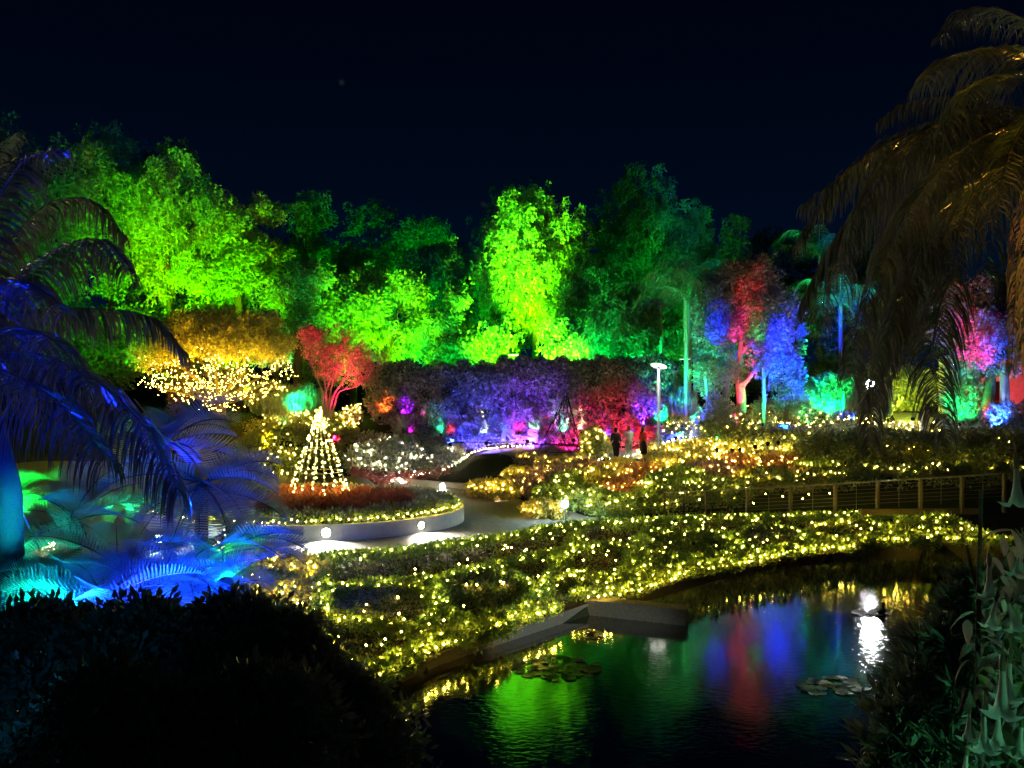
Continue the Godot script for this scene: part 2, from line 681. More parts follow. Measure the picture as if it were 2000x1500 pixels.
func fern(called: String, label: String, base: Vector3, trunk: float, lean: Vector3, n: int, kinds: Array, mat: Material, scale := 1.0, pitch0 := -0.2, pitch1 := 0.5, trunk_r := 0.11, from := 0.0, to := TAU) -> Node3D:
	var t := thing(called, label, "tree fern" if trunk > 0.3 else "fern", base, 0.0, "tree ferns and ferns by the dark bushes")
	var top := Vector3(0, trunk, 0) + lean
	if trunk > 0.0:
		var st := begin()
		tube(st, spline([Vector3(0, -0.2, 0), Vector3(0, trunk * 0.5, 0) + lean * 0.25, top], 0.2), trunk_r * 1.2, trunk_r * 0.8, 9)
		obj("trunk", done(st), mats.fern_trunk, t)
	for i in n:
		var k: Array = kinds[i % kinds.size()]
		var o := obj("frond", k[1], mats.fern_stalk, t)
		o.position = top + Vector3(0, rnd(-0.1, 0.05), 0)
		o.basis = (Basis(Vector3.UP, lerpf(from, to, (i + rnd(-0.3, 0.3)) / n)) * Basis(Vector3.RIGHT, rnd(pitch0, pitch1))).scaled(Vector3.ONE * scale * rnd(0.8, 1.15))
		obj("leaflets", k[0], mat, o).set_meta("kind", "stuff")
	return t

func far_palm(label: String, px: float, d: float, foot: float, head: float, size: float, n: int, group: String, called := "palm_tree", hang := 0.9, r := 0.12) -> Node3D:
	var base := at_depth(px, foot, d)
	var top := at_depth(px, head, d)
	base = on_ground(base)
	var t := thing(called, label, "palm tree", base, 0.0, group)
	var st := begin()
	var h := top.y - base.y
	tube(st, [Vector3(0, -0.2, 0), Vector3(0.05, h * 0.5, 0), Vector3(0, h, 0)], r * 1.2, r, 8)
	obj("trunk", done(st), mats.pale_bark, t)
	for i in n:
		var a := TAU * (i + rnd(-0.3, 0.3)) / n
		var o := Vector3(cos(a), 0, sin(a))
		var up := rnd(0.15, 0.75)
		var l := size * rnd(0.85, 1.1)
		var pts := [top, top + (o * 0.35 + Vector3.UP * up * 0.6) * l, top + (o * 0.75 + Vector3.UP * up * 0.7) * l, top + (o * 1.0 + Vector3.UP * (up - 0.45)) * l]
		frond(t, pts, 34, size * 0.34, 0.05, hang, mats.palm_leaf, mats.pale_bark, 0.025, 100 + i)
	return t

# ---------------------------------------------------------------- people: one continuous body from joints with radii
func nets(st: SurfaceTool, caps: Array, cell: float, k: float, grow := 0.0) -> void:
	var lo := Vector3.ONE * 1e9
	var hi := -lo
	for c in caps:
		for e in [[c[0], c[2]], [c[1], c[3]]]:
			lo = lo.min(e[0] - Vector3.ONE * (e[1] + grow + cell * 2))
			hi = hi.max(e[0] + Vector3.ONE * (e[1] + grow + cell * 2))
	var nx := int((hi.x - lo.x) / cell) + 2
	var ny := int((hi.y - lo.y) / cell) + 2
	var nz := int((hi.z - lo.z) / cell) + 2
	var f := PackedFloat32Array()
	f.resize(nx * ny * nz)
	f.fill(1.0)
	for c in caps:
		var a: Vector3 = c[0]
		var b: Vector3 = c[1]
		var ra: float = c[2] + grow
		var rb: float = c[3] + grow
		var m := maxf(ra, rb) + k + cell * 2
		var l := a.min(b) - Vector3.ONE * m - lo
		var h := a.max(b) + Vector3.ONE * m - lo
		var ab := b - a
		var q := maxf(ab.length_squared(), 1e-9)
		for z in range(maxi(0, int(l.z / cell)), mini(nz, int(h.z / cell) + 2)):
			for y in range(maxi(0, int(l.y / cell)), mini(ny, int(h.y / cell) + 2)):
				for x in range(maxi(0, int(l.x / cell)), mini(nx, int(h.x / cell) + 2)):
					var p := lo + Vector3(x, y, z) * cell
					var t := clampf((p - a).dot(ab) / q, 0.0, 1.0)
					var d := p.distance_to(a + ab * t) - lerpf(ra, rb, t)
					var i := (z * ny + y) * nx + x
					var o := f[i]
					var hh := maxf(k - absf(o - d), 0.0) / k
					f[i] = minf(o, d) - hh * hh * k * 0.25
	var where := {}
	for z in nz - 1:
		for y in ny - 1:
			for x in nx - 1:
				var i := (z * ny + y) * nx + x
				var s := 0
				for c in 8:
					if f[i + (c & 1) + ((c >> 1) & 1) * nx + (c >> 2) * nx * ny] < 0.0: s += 1
				if s == 0 or s == 8: continue
				var sum := Vector3.ZERO
				var n := 0
				for c in 8:
					for bit in [1, 2, 4]:
						if c & bit: continue
						var e: int = c | bit
						var v0 := f[i + (c & 1) + ((c >> 1) & 1) * nx + (c >> 2) * nx * ny]
						var v1 := f[i + (e & 1) + ((e >> 1) & 1) * nx + (e >> 2) * nx * ny]
						if (v0 < 0.0) == (v1 < 0.0): continue
						var u := v0 / (v0 - v1)
						var p0 := Vector3(c & 1, (c >> 1) & 1, c >> 2)
						var p1 := Vector3(e & 1, (e >> 1) & 1, e >> 2)
						sum += p0.lerp(p1, u)
						n += 1
				where[i] = lo + (Vector3(x, y, z) + sum / n) * cell
	st.set_smooth_group(0)
	var step := [1, nx, nx * ny]
	for z in range(1, nz - 1):
		for y in range(1, ny - 1):
			for x in range(1, nx - 1):
				var i := (z * ny + y) * nx + x
				for ax in 3:
					var v0 := f[i]
					var v1 := f[i + step[ax]]
					if (v0 < 0.0) == (v1 < 0.0): continue
					var s1: int = step[(ax + 1) % 3]
					var s2: int = step[(ax + 2) % 3]
					var a: Vector3 = where[i - s1 - s2]
					var b: Vector3 = where[i - s2]
					var c: Vector3 = where[i]
					var d: Vector3 = where[i - s1]
					if v0 < 0.0: quad(st, a, b, c, d)
					else: quad(st, a, d, c, b)

func person(label: String, at: Vector3, turn: float, top_c: Color, low_c: Color, hair_c: Color, dress := false, stride := 0.12, raised := 0.0, long_hair := false) -> Node3D:
	var t := thing("person", label, "person", at, turn, "visitors on the garden path")
	var hip := Vector3(0, 0.93, 0)
	var chest := Vector3(0, 1.28, 0.02)
	var neck := Vector3(0, 1.47, 0.0)
	var head := Vector3(0, 1.6, 0.03)
	var body := [[hip + Vector3(-0.07, 0, 0), hip + Vector3(0.07, 0, 0), 0.12, 0.12], [hip, chest, 0.125, 0.13], [chest + Vector3(-0.1, 0.08, 0), chest + Vector3(0.1, 0.08, 0), 0.1, 0.1], [chest, neck, 0.09, 0.055], [neck, head, 0.052, 0.06], [head + Vector3(0, 0.03, -0.01), head + Vector3(0, -0.03, 0.015), 0.092, 0.07], [head + Vector3(0, -0.01, 0.09), head + Vector3(0, -0.03, 0.105), 0.012, 0.016]]
	var top := [[hip, chest, 0.13, 0.135], [chest + Vector3(-0.1, 0.08, 0), chest + Vector3(0.1, 0.08, 0), 0.1, 0.1]]
	var low := [[hip + Vector3(-0.07, 0, 0), hip + Vector3(0.07, 0, 0), 0.125, 0.125]]
	var hands := []
	var shoes := []
	for s: float in [-1.0, 1.0]:
		var sh := Vector3(s * 0.19, 1.39, 0)
		var el := sh + Vector3(s * 0.06, -0.29, -0.02)
		var wr := el + Vector3(s * 0.0, -0.25, 0.08)
		if raised > 0.0:
			el = sh + Vector3(s * 0.05, -0.25, 0.12)
			wr = el + Vector3(-s * 0.1, 0.12, 0.2)
		body.append_array([[sh, el, 0.05, 0.04], [el, wr, 0.038, 0.027]])
		top.append([sh, sh.lerp(el, 0.9), 0.055, 0.05])
		var hd := (wr - el).normalized()
		var palm := wr + hd * 0.08
		var flat := Vector3(0, 0, 1) if raised == 0.0 else Vector3(1, 0, 0)
		hands.append_array([[wr, palm, 0.024, 0.03]])
		for j in 4:
			var kn := palm + flat * (j - 1.5) * 0.019
			var ln: float = [0.062, 0.075, 0.07, 0.052][j]
			var mid := kn + hd * ln * 0.55
			var inn := Vector3(-s, 0, 0) if raised == 0.0 else Vector3(0, 0.4, 0)
			hands.append_array([[kn, mid, 0.0095, 0.009], [mid, mid + (hd + inn * 0.5).normalized() * ln * 0.5, 0.009, 0.0075]])
		hands.append([wr + hd * 0.03, wr + hd * 0.075 + flat * 0.045, 0.012, 0.009])
		var hp := hip + Vector3(s * 0.09, -0.04, 0)
		var kn2 := Vector3(s * 0.095, 0.5, s * stride * 0.5 + 0.03)
		var an := Vector3(s * 0.095, 0.09, s * stride)
		body.append_array([[hp, kn2, 0.085, 0.056], [kn2, an, 0.054, 0.036]])
		if dress: low.append([hp, kn2 + Vector3(s * 0.02, 0, 0), 0.11, 0.15])
		else: low.append_array([[hp, kn2, 0.09, 0.068], [kn2, an, 0.066, 0.055]])
		shoes.append([an + Vector3(0, -0.04, -0.03), an + Vector3(0, -0.055, 0.15), 0.045, 0.035])
	var st := begin()
	nets(st, body, 0.024, 0.04)
	nets(st, hands, 0.0065, 0.006)
	obj("body", done(st), mats.skin, t)
	st = begin()
	nets(st, top, 0.026, 0.05, 0.014)
	obj("shirt", done(st), plain("cloth" + top_c.to_html(), top_c, 0.9), t)
	st = begin()
	nets(st, low, 0.026, 0.05, 0.012)
	obj("skirt" if dress else "trousers", done(st), plain("cloth" + low_c.to_html(), low_c, 0.9), t)
	st = begin()
	var hair := [[head + Vector3(0, 0.06, -0.025), head + Vector3(0, -0.02, -0.045), 0.088, 0.075]]
	if long_hair: hair.append([head + Vector3(0, 0, -0.06), head + Vector3(0, -0.3, -0.09), 0.07, 0.05])
	nets(st, hair, 0.02, 0.03)
	obj("hair", done(st), plain("hair" + hair_c.to_html(), hair_c, 0.6), t)
	for s in shoes:
		st = begin()
		nets(st, [s], 0.02, 0.02)
		obj("shoe", done(st), mats.dark_metal, t)
	return t

# ---------------------------------------------------------------- walls, sheets
func wall_run(st: SurfaceTool, pts: Array, drop: float, thick: float) -> void:     # pts: top edge of the face towards the camera
	st.set_smooth_group(-1)
	for i in pts.size() - 1:
		var a: Vector3 = pts[i]
		var b: Vector3 = pts[i + 1]
		var back := (b - a).cross(Vector3.UP).normalized() * -thick
		var dn := Vector3(0, -drop, 0)
		quad(st, a + dn, b + dn, b, a)
		quad(st, a, b, b + back, a + back)
		quad(st, b + back + dn, a + back + dn, a + back, b + back)
		quad(st, a + dn + back, a + dn, a, a + back)
		quad(st, b + dn, b + dn + back, b + back, b)

func drape(poly: PackedVector2Array, lift: float) -> ArrayMesh:       # a sheet on the ground
	var st := begin()
	st.set_smooth_group(0)
	var lo := poly[0]
	var hi := poly[0]
	for p in poly:
		lo = lo.min(p)
		hi = hi.max(p)
	var s := 0.5
	for iz in range(int(floor(lo.y / s)), int(ceil(hi.y / s))):
		for ix in range(int(floor(lo.x / s)), int(ceil(hi.x / s))):
			var cell := PackedVector2Array([Vector2(ix, iz) * s, Vector2(ix + 1, iz) * s, Vector2(ix + 1, iz + 1) * s, Vector2(ix, iz + 1) * s])
			for part in Geometry2D.intersect_polygons(cell, poly):
				if Geometry2D.is_polygon_clockwise(part): part.reverse()
				for k in range(1, part.size() - 1):
					var v := []
					for q in [part[0], part[k], part[k + 1]]: v.append(Vector3(q.x, ground(q.x, q.y) + lift, q.y))
					if ((v[1] - v[0]).cross(v[2] - v[0])).y > 0: tri(st, v[0], v[1], v[2])
					else: tri(st, v[0], v[2], v[1])
	return done(st)

# ================================================================ the scene
const WARM := Color(1.0, 0.86, 0.32)
const LIME := Color(0.5, 1.0, 0.0)
const GREEN := Color(0.0, 1.0, 0.12)
const TEAL := Color(0.0, 1.0, 0.5)
const CYAN := Color(0.05, 0.75, 0.95)
const BLUE := Color(0.02, 0.14, 1.0)
const PINK := Color(1.0, 0.02, 0.3)
const VIOLET := Color(0.65, 0.05, 1.0)
const WHITE := Color(1.0, 0.97, 0.9)

func _ready() -> void:
	var cam := Camera3D.new()
	cam.name = "camera"
	cam.position = EYE
	cam.basis = look
	cam.fov = rad_to_deg(2.0 * atan(750.0 / FOCAL))
	cam.near = 0.1
	cam.far = 400.0
	add_child(cam)
	var we := WorldEnvironment.new()
	we.name = "world"
	var env := Environment.new()
	env.background_mode = Environment.BG_SKY
	env.tonemap_mode = Environment.TONE_MAPPER_LINEAR
	env.tonemap_exposure = 1.0
	env.sdfgi_enabled = true
	env.ssao_enabled = true
	env.ssil_enabled = true
	var sky := Sky.new()
	var sm := ProceduralSkyMaterial.new()
	sm.sky_top_color = lin(0.0001, 0.0001, 0.0024)
	sm.sky_horizon_color = lin(0.0005, 0.0062, 0.0195)
	sm.sky_curve = 0.15
	sm.ground_bottom_color = lin(0.0003, 0.0006, 0.001)
	sm.ground_horizon_color = lin(0.0004, 0.002, 0.005)
	var stars := Image.create(2048, 1024, false, Image.FORMAT_RGBA8)
	rng.seed = 11
	for i in 130:
		var b := rnd(0.08, 0.34)
		stars.set_pixel(rng.randi() % 2048, int(rnd(120, 470)), Color(b, b, b * 1.1, 1))
	sm.sky_cover = ImageTexture.create_from_image(stars)
	sm.sky_cover_modulate = Color(0.6, 0.6, 0.6)
	sky.sky_material = sm
	env.sky = sky
	we.environment = env
	add_child(we)
	var moon := DirectionalLight3D.new()
	moon.name = "moonlight"
	moon.light_color = Color(0.75, 0.85, 1.0)
	moon.light_energy = 0.0015
	moon.light_angular_distance = 0.5
	moon.shadow_enabled = true
	moon.sky_mode = DirectionalLight3D.SKY_MODE_LIGHT_ONLY
	moon.rotation_degrees = Vector3(-50, 30, 0)
	add_child(moon)
	prepare()
	lay_ground()
	round_bed()
	parterre()
	middle_beds()
	right_slope()
	hedge_and_flowers()
	trees()
	near_left()
	near_right()
	lamps_and_people()
	pond_things()

func prepare() -> void:
	leaf_mat("leaf", 0.5, 0.5)
	leaf_mat("petal", 0.6, 0.5)
	leaf_mat("gloss", 0.32, 0.3)
	plain("cable", lin(0.01, 0.02, 0.01), 0.6)
	plain("dark_metal", lin(0.015, 0.015, 0.016), 0.45, 0.5)
	plain("steel", lin(0.35, 0.35, 0.34), 0.4, 0.8)
	plain("skin", lin(0.4, 0.25, 0.18), 0.6)
	textured("bark", 0.03, lin(0.05, 0.035, 0.022), lin(0.16, 0.12, 0.08), 0.8, 0.9, 8.0)
	textured("pale_bark", 0.03, lin(0.22, 0.2, 0.16), lin(0.4, 0.38, 0.32), 0.6, 0.85, 6.0)
	textured("fern_trunk", 0.06, lin(0.02, 0.014, 0.008), lin(0.12, 0.08, 0.05), 2.0, 0.95, 16.0)
	textured("soil", 0.04, lin(0.03, 0.018, 0.01), lin(0.11, 0.065, 0.035), 0.9, 0.95, 12.0)
	textured("earth", 0.03, lin(0.012, 0.018, 0.007), lin(0.035, 0.045, 0.015), 0.4, 0.95, 12.0)
	textured("lawn", 0.06, lin(0.02, 0.035, 0.01), lin(0.05, 0.075, 0.022), 1.3, 0.95, 14.0)
	textured("concrete", 0.02, lin(0.19, 0.19, 0.185), lin(0.31, 0.31, 0.3), 0.35, 0.75, 2.0)
	textured("render", 0.015, lin(0.4, 0.39, 0.36), lin(0.56, 0.55, 0.51), 0.3, 0.85, 2.0)
	textured("stone", 0.03, lin(0.13, 0.1, 0.075), lin(0.27, 0.22, 0.16), 0.7, 0.85, 6.0)
	textured("timber", 0.02, lin(0.1, 0.08, 0.05), lin(0.22, 0.18, 0.12), 1.2, 0.8, 5.0)
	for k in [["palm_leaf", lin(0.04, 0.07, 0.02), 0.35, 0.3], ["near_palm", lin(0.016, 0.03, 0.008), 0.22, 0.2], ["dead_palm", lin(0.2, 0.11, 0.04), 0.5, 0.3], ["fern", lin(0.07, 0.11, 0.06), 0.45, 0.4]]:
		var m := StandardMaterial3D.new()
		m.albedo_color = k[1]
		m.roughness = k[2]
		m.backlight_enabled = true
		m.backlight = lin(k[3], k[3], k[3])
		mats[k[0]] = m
	plain("palm_stalk", lin(0.12, 0.11, 0.05), 0.5)
	plain("fern_stalk", lin(0.05, 0.04, 0.02), 0.6)
	glow("bulb", WARM, 125.0)
	glow("bulb_white", Color(1.0, 0.95, 0.74), 100.0)
	glow("bulb_amber", Color(1.0, 0.75, 0.26), 110.0)
	glow("lamp", Color(0.95, 1.0, 0.95), 40.0)
	glow("wall_lamp", Color(1.0, 0.95, 0.85), 220.0)
	sprays = {
		"broad": spray(18, Vector3(0.34, 0.24, 0.34), 0.24, 0.14, 1.0, 0.35, 1),
		"weep": strand(36, 1.25, 0.22, 0.1, 2),
		"fine": spray(11, Vector3(0.13, 0.1, 0.13), 0.12, 0.07, 1.0, -0.25, 3),
		"hedge": spray(10, Vector3(0.26, 0.24, 0.26), 0.22, 0.14, 1.0, 0.1, 4),
		"lance": spray(14, Vector3(0.12, 0.1, 0.12), 0.26, 0.055, 1.4, -0.5, 5),
		"blade": blades(16, 0.8, 0.03, 1.0, 6),
		"tall": blades(12, 0.55, 0.02, 0.4, 7),
		"flower": spray(14, Vector3(0.13, 0.03, 0.13), 0.06, 0.055, 0.4, -0.6, 8),
		"vase": spray(15, Vector3(0.34, 0.22, 0.34), 0.17, 0.1, 1.0, 0.0, 9),
		"dark": spray(14, Vector3(0.13, 0.11, 0.13), 0.08, 0.035, 1.3, -0.35, 10),
	}
	var s := SphereMesh.new()
	s.radius = 0.021
	s.height = 0.042
	s.radial_segments = 8
	s.rings = 4
	bulb_near = s
	s = SphereMesh.new()
	s.radius = 0.023
	s.height = 0.046
	s.radial_segments = 5
	s.rings = 2
	bulb_far = s

func lay_ground() -> void:
	# the level forecourt and path
	for q in [[430, 1075, 0], [700, 1066, 0], [900, 1030, 0], [1050, 1005, 0], [1000, 985, 0], [930, 978, 0], [100, 1080, 0], [250, 1050, 0], [330, 1090, 0], [0, 1060, 0], [760, 1000, 0], [500, 1000, 0], [600, 965, 0], [400, 980, 0], [1140, 1012, 0]]: ctl(q[0], q[1], q[2])
	# the parterre falling to the pond, rising to the right
	for q in [[900, 1150, -0.25], [640, 1150, -0.2], [1000, 1215, -0.5], [740, 1330, -0.55], [860, 1270, -0.53], [1100, 1190, -0.52], [1225, 1160, -0.5], [1300, 1090, -0.22], [1400, 1112, -0.48], [1600, 1078, -0.38], [1750, 1058, -0.18], [1880, 1056, -0.05], [1880, 1008, 0.45], [1730, 1003, 0.25], [1600, 1003, 0.12], [1450, 1010, 0.03], [1300, 1018, 0], [560, 1200, -0.4], [1990, 1060, 0.0]]: ctl(q[0], q[1], q[2])
	# the slope of lawn and beds beyond
	for q in [[955, 940, 0.75], [1000, 915, 1.15], [900, 925, 0.95], [980, 885, 1.55], [1000, 858, 2.0], [1000, 842, 2.2], [870, 860, 1.9], [780, 925, 0.95], [760, 875, 1.7], [690, 930, 0.9], [720, 850, 2.2], [560, 905, 1.1], [560, 850, 2.3], [450, 880, 1.4], [430, 806, 3.2], [640, 822, 2.9], [250, 900, 1.3], [100, 900, 1.3], [200, 830, 2.7]]: ctl(q[0], q[1], q[2])
	for q in [[1150, 975, 0.3], [1200, 940, 0.75], [1250, 905, 1.4], [1200, 880, 1.7], [1285, 887, 1.75], [1100, 925, 1.0], [1350, 950, 0.8], [1450, 930, 1.0], [1400, 880, 1.8], [1550, 890, 1.75], [1550, 870, 2.05], [1400, 860, 2.1], [1500, 950, 0.9], [1600, 960, 0.85], [1750, 965, 0.85], [1900, 970, 0.9], [1700, 920, 1.5], [1900, 925, 1.45], [1700, 885, 2.1], [1900, 885, 2.2], [1350, 840, 2.5], [1500, 840, 2.7], [1700, 835, 2.95], [1450, 800, 3.3], [1600, 795, 3.6], [1350, 800, 3.2], [1850, 840, 2.9], [1800, 830, 3.0], [1940, 805, 3.7], [1750, 800, 3.5]]: ctl(q[0], q[1], q[2])
	for q in [Vector3(-30, 3.6, -66), Vector3(0, 3.4, -68), Vector3(30, 4, -68), Vector3(-50, 4, -90), Vector3(0, 4, -95), Vector3(50, 4, -90), Vector3(10, 2.6, -57), Vector3(-8, 3.0, -56), Vector3(-45, 3, -50), Vector3(45, 3.5, -50), Vector3(-40, 0, -30), Vector3(-10, -0.5, -14), Vector3(-14, -0.4, -20), Vector3(-9, -0.6, -6), Vector3(12, -0.7, -6), Vector3(20, -0.2, -20), Vector3(34, 0.2, -28)]: ctrl.append(q)
	for i in 8:      # level ground before the straight wall, raised ground behind it
		var q := Vector3(-6.6, 0, -44.3).lerp(Vector3(-0.05, 0, -40.6), i / 7.0)
		ctrl.append(q + Vector3(0.25, 0, 0.5))
		ctrl.append(q + Vector3(0.5, 0, 1.1))
		ctrl.append(q + Vector3(-0.3, 0.52, -0.6))
	# the pond's edge
	pond = PackedVector2Array()
	for q in [[640, 1385, -0.55], [740, 1330, -0.55], [860, 1274, -0.55], [1000, 1228, -0.55], [1100, 1196, -0.55], [1150, 1180, -0.55], [1225, 1168, -0.52], [1400, 1119, -0.48], [1600, 1083, -0.38], [1750, 1062, -0.18], [1880, 1060, -0.05], [2000, 1066, 0.0]]:
		var p := at_height(q[0], q[1], q[2])
		pond.append(Vector2(p.x, p.z))
	for q in [Vector2(24, -30), Vector2(24, -18), Vector2(11, -12), Vector2(4.2, -9), Vector2(3.6, -2), Vector2(-1.2, -2), Vector2(-1.6, -8)]: pond.append(q)
	grid.resize(GNX * GNZ)
	for iz in GNZ:
		for ix in GNX: grid[iz * GNX + ix] = shepard(GX0 + ix * GS, GZ0 + iz * GS)
	var st := begin()
	st.set_smooth_group(0)
	for iz in GNZ:
		for ix in GNX:
			var x := GX0 + ix * GS
			var z := GZ0 + iz * GS
			var y := grid[iz * GNX + ix] - 0.06
			if Geometry2D.is_point_in_polygon(Vector2(x, z), pond): y = -1.9
			st.add_vertex(Vector3(x, y, z))
	for iz in GNZ - 1:
		for ix in GNX - 1:
			var i := iz * GNX + ix
			for k in [i, i + 1, i + GNX, i + 1, i + GNX + 1, i + GNX]: st.add_index(k)
	st.generate_normals()
	struct("ground", st.commit(), mats.earth)
	st = begin()
	box(st, Vector3(0, -2.6, -150), Vector3(800, 1, 700))
	struct("far_ground", done(st), mats.earth)
	# water
	var w := StandardMaterial3D.new()
	w.albedo_color = lin(0.001, 0.002, 0.0015)
	w.roughness = 0.07
	w.metallic_specular = 0.7
	w.refraction_enabled = true
	w.refraction_scale = 0.08
	w.clearcoat_enabled = true
	w.clearcoat = 1.0
	w.clearcoat_roughness = 0.06
	w.normal_enabled = true
	w.normal_texture = bump_tex(0.02, 3.0, 512, 21)
	w.normal_scale = 0.24
	w.uv1_triplanar = true
	w.uv1_world_triplanar = true
	w.uv1_scale = Vector3(0.3, 0.3, 0.55)
	st = begin()
	quad(st, Vector3(-4, WATER, -2), Vector3(26, WATER, -2), Vector3(26, WATER, -36), Vector3(-4, WATER, -36))
	struct("water", done(st), w)
	# coping and walls of the pond
	var t := thing("pond_wall", "low stone pond wall with a pale coping along the lit hedges", "wall")
	var edge := []
	for q in [[600, 1408, -0.55], [740, 1330, -0.55], [860, 1274, -0.55], [1000, 1228, -0.55], [1100, 1196, -0.55], [1150, 1178, -0.53]]: edge.append(at_height(q[0], q[1], q[2]))
	stone_wall(t, edge)
	edge = []
	for q in [[1225, 1170, -0.52], [1310, 1142, -0.5], [1400, 1119, -0.48], [1500, 1100, -0.43], [1600, 1083, -0.38], [1680, 1071, -0.28], [1750, 1062, -0.18], [1880, 1059, -0.05], [2010, 1066, 0.0]]: edge.append(at_height(q[0], q[1], q[2]))
	t = thing("pond_wall", "curved stone retaining wall behind the dark reeds on the right bank", "wall")
	stone_wall(t, edge)
	t = thing("pond_pier", "square ended stone pier reaching into the pond from the hedge corner", "wall")
	var a := at_height(1145, 1176, -0.5)
	var b := at_height(1338, 1196, -0.5)
	st = begin()
	wall_run(st, [a, b], 1.3, 0.42)
	obj("pier", done(st), mats.stone, t)
	st = begin()
	var up := Vector3(0, 0.075, 0)
	var fwd := (b - a).cross(Vector3.UP).normalized()
	wall_run(st, [a + up + fwd * 0.03, b + up + fwd * 0.03 + (b - a).normalized() * 0.03], 0.073, 0.48)
	obj("coping", done(st), mats.stone, t)
	# reed bank
	rng.seed = 5
	var bank := PackedVector2Array()
	for q in [[1236, 1174, -0.6], [1400, 1127, -0.6], [1600, 1092, -0.6], [1750, 1080, -0.6], [1880, 1078, -0.6], [1990, 1080, -0.6], [1990, 1135, -1.0], [1900, 1132, -1.0], [1790, 1133, -1.0], [1650, 1153, -1.0], [1500, 1188, -1.0], [1400, 1215, -1.0], [1343, 1228, -1.0]]:
		var p := at_height(q[0], q[1], q[2])
		bank.append(Vector2(p.x, p.z))
	st = begin()
	var tris := Geometry2D.triangulate_polygon(bank)
	for i in range(0, tris.size(), 3):
		var v := []
		for j in 3:
			var q := bank[tris[i + j]]
			v.append(Vector3(q.x, -0.72 if tris[i + j] < 6 else -1.04, q.y))
		if ((v[1] - v[0]).cross(v[2] - v[0])).y > 0: tri(st, v[0], v[1], v[2])
		else: tri(st, v[0], v[2], v[1])
	struct("pond_bank", done(st), mats.earth)
	for p in scatter(bank, 1300):
		put(Basis(Vector3.UP, rnd(0, TAU)).scaled(Vector3.ONE * rnd(0.35, 0.75)), Vector3(p.x, -0.95, p.z), tint(lin(0.03, 0.06, 0.015)))
	var o := mass("reeds", sprays.tall, mats.leaf)
	tag(o, "dark green reeds growing between the curved wall and the water", "reeds")
	# paving
	var poly := PackedVector2Array()
	for q in [[-40, 1128], [300, 1102], [450, 1092], [630, 1084], [800, 1072], [1000, 1045], [1100, 1024], [1180, 1013]]:
		var p := at_height(q[0], q[1], 0)
		poly.append(Vector2(p.x, p.z))
	for q in [Vector2(3.0, -36.0), Vector2(1.2, -39.0), Vector2(0.2, -40.6), Vector2(-5.9, -44.0), Vector2(-9, -45), Vector2(-24, -45), Vector2(-30, -34)]: poly.append(q)
	struct("path", drape(poly, 0.0), mats.concrete)
	poly = PackedVector2Array()
	for q in [[452, 1086], [462, 1090], [503, 1074], [495, 1072]]:
		var p := at_height(q[0], q[1], 0)
		poly.append(Vector2(p.x, p.z))
	struct("path_inlay", drape(poly, 0.006), mats.timber)
	poly = field([[830, 905], [1030, 882], [1040, 874], [1130, 868], [1260, 898], [1180, 905], [1040, 896], [1010, 905]])
	struct("upper_path", drape(field([[930, 893], [955, 880], [1000, 876], [1120, 873], [1300, 880], [1360, 862], [1440, 866], [1330, 893], [1220, 899], [1130, 890], [1000, 892]]), 0.02), mats.concrete)
	struct("lawn", drape(field([[880, 945], [915, 905], [945, 897], [1035, 897], [1120, 905], [1020, 925], [930, 942], [985, 953]]), 0.015), mats.lawn)
	struct("right_path", drape(field([[1700, 872], [1860, 876], [1990, 878], [1990, 850], [1900, 818], [1790, 806], [1740, 806], [1780, 840]]), 0.02), mats.concrete)
	struct("right_lawn", drape(field([[1310, 1008], [1600, 998], [1890, 996], [1990, 980], [1990, 955], [1700, 960], [1450, 972]]), 0.015), mats.lawn)

func stone_wall(t: Node3D, edge: Array) -> void:
	var i := 0
	var pts := spline(edge, 0.9)
	for k in pts.size() - 1:
		var a: Vector3 = pts[k]
		var b: Vector3 = pts[k + 1]
		var e := (b - a).normalized() * 0.006
		var st := begin()
		wall_run(st, [a + e, b - e], 0.08, 0.34)
		obj("coping_stone", done(st), mats.stone, t)
	var st := begin()
	var low := []
	for p: Vector3 in pts: low.append(p + Vector3(0, -0.083, 0))
	for k in low.size():
		var n: Vector3 = (low[mini(k + 1, low.size() - 1)] - low[maxi(k - 1, 0)]).cross(Vector3.UP).normalized()
		low[k] -= n * 0.03
	wall_run(st, low, 1.3, 0.25)
	obj("wall_face", done(st), mats.stone, t)

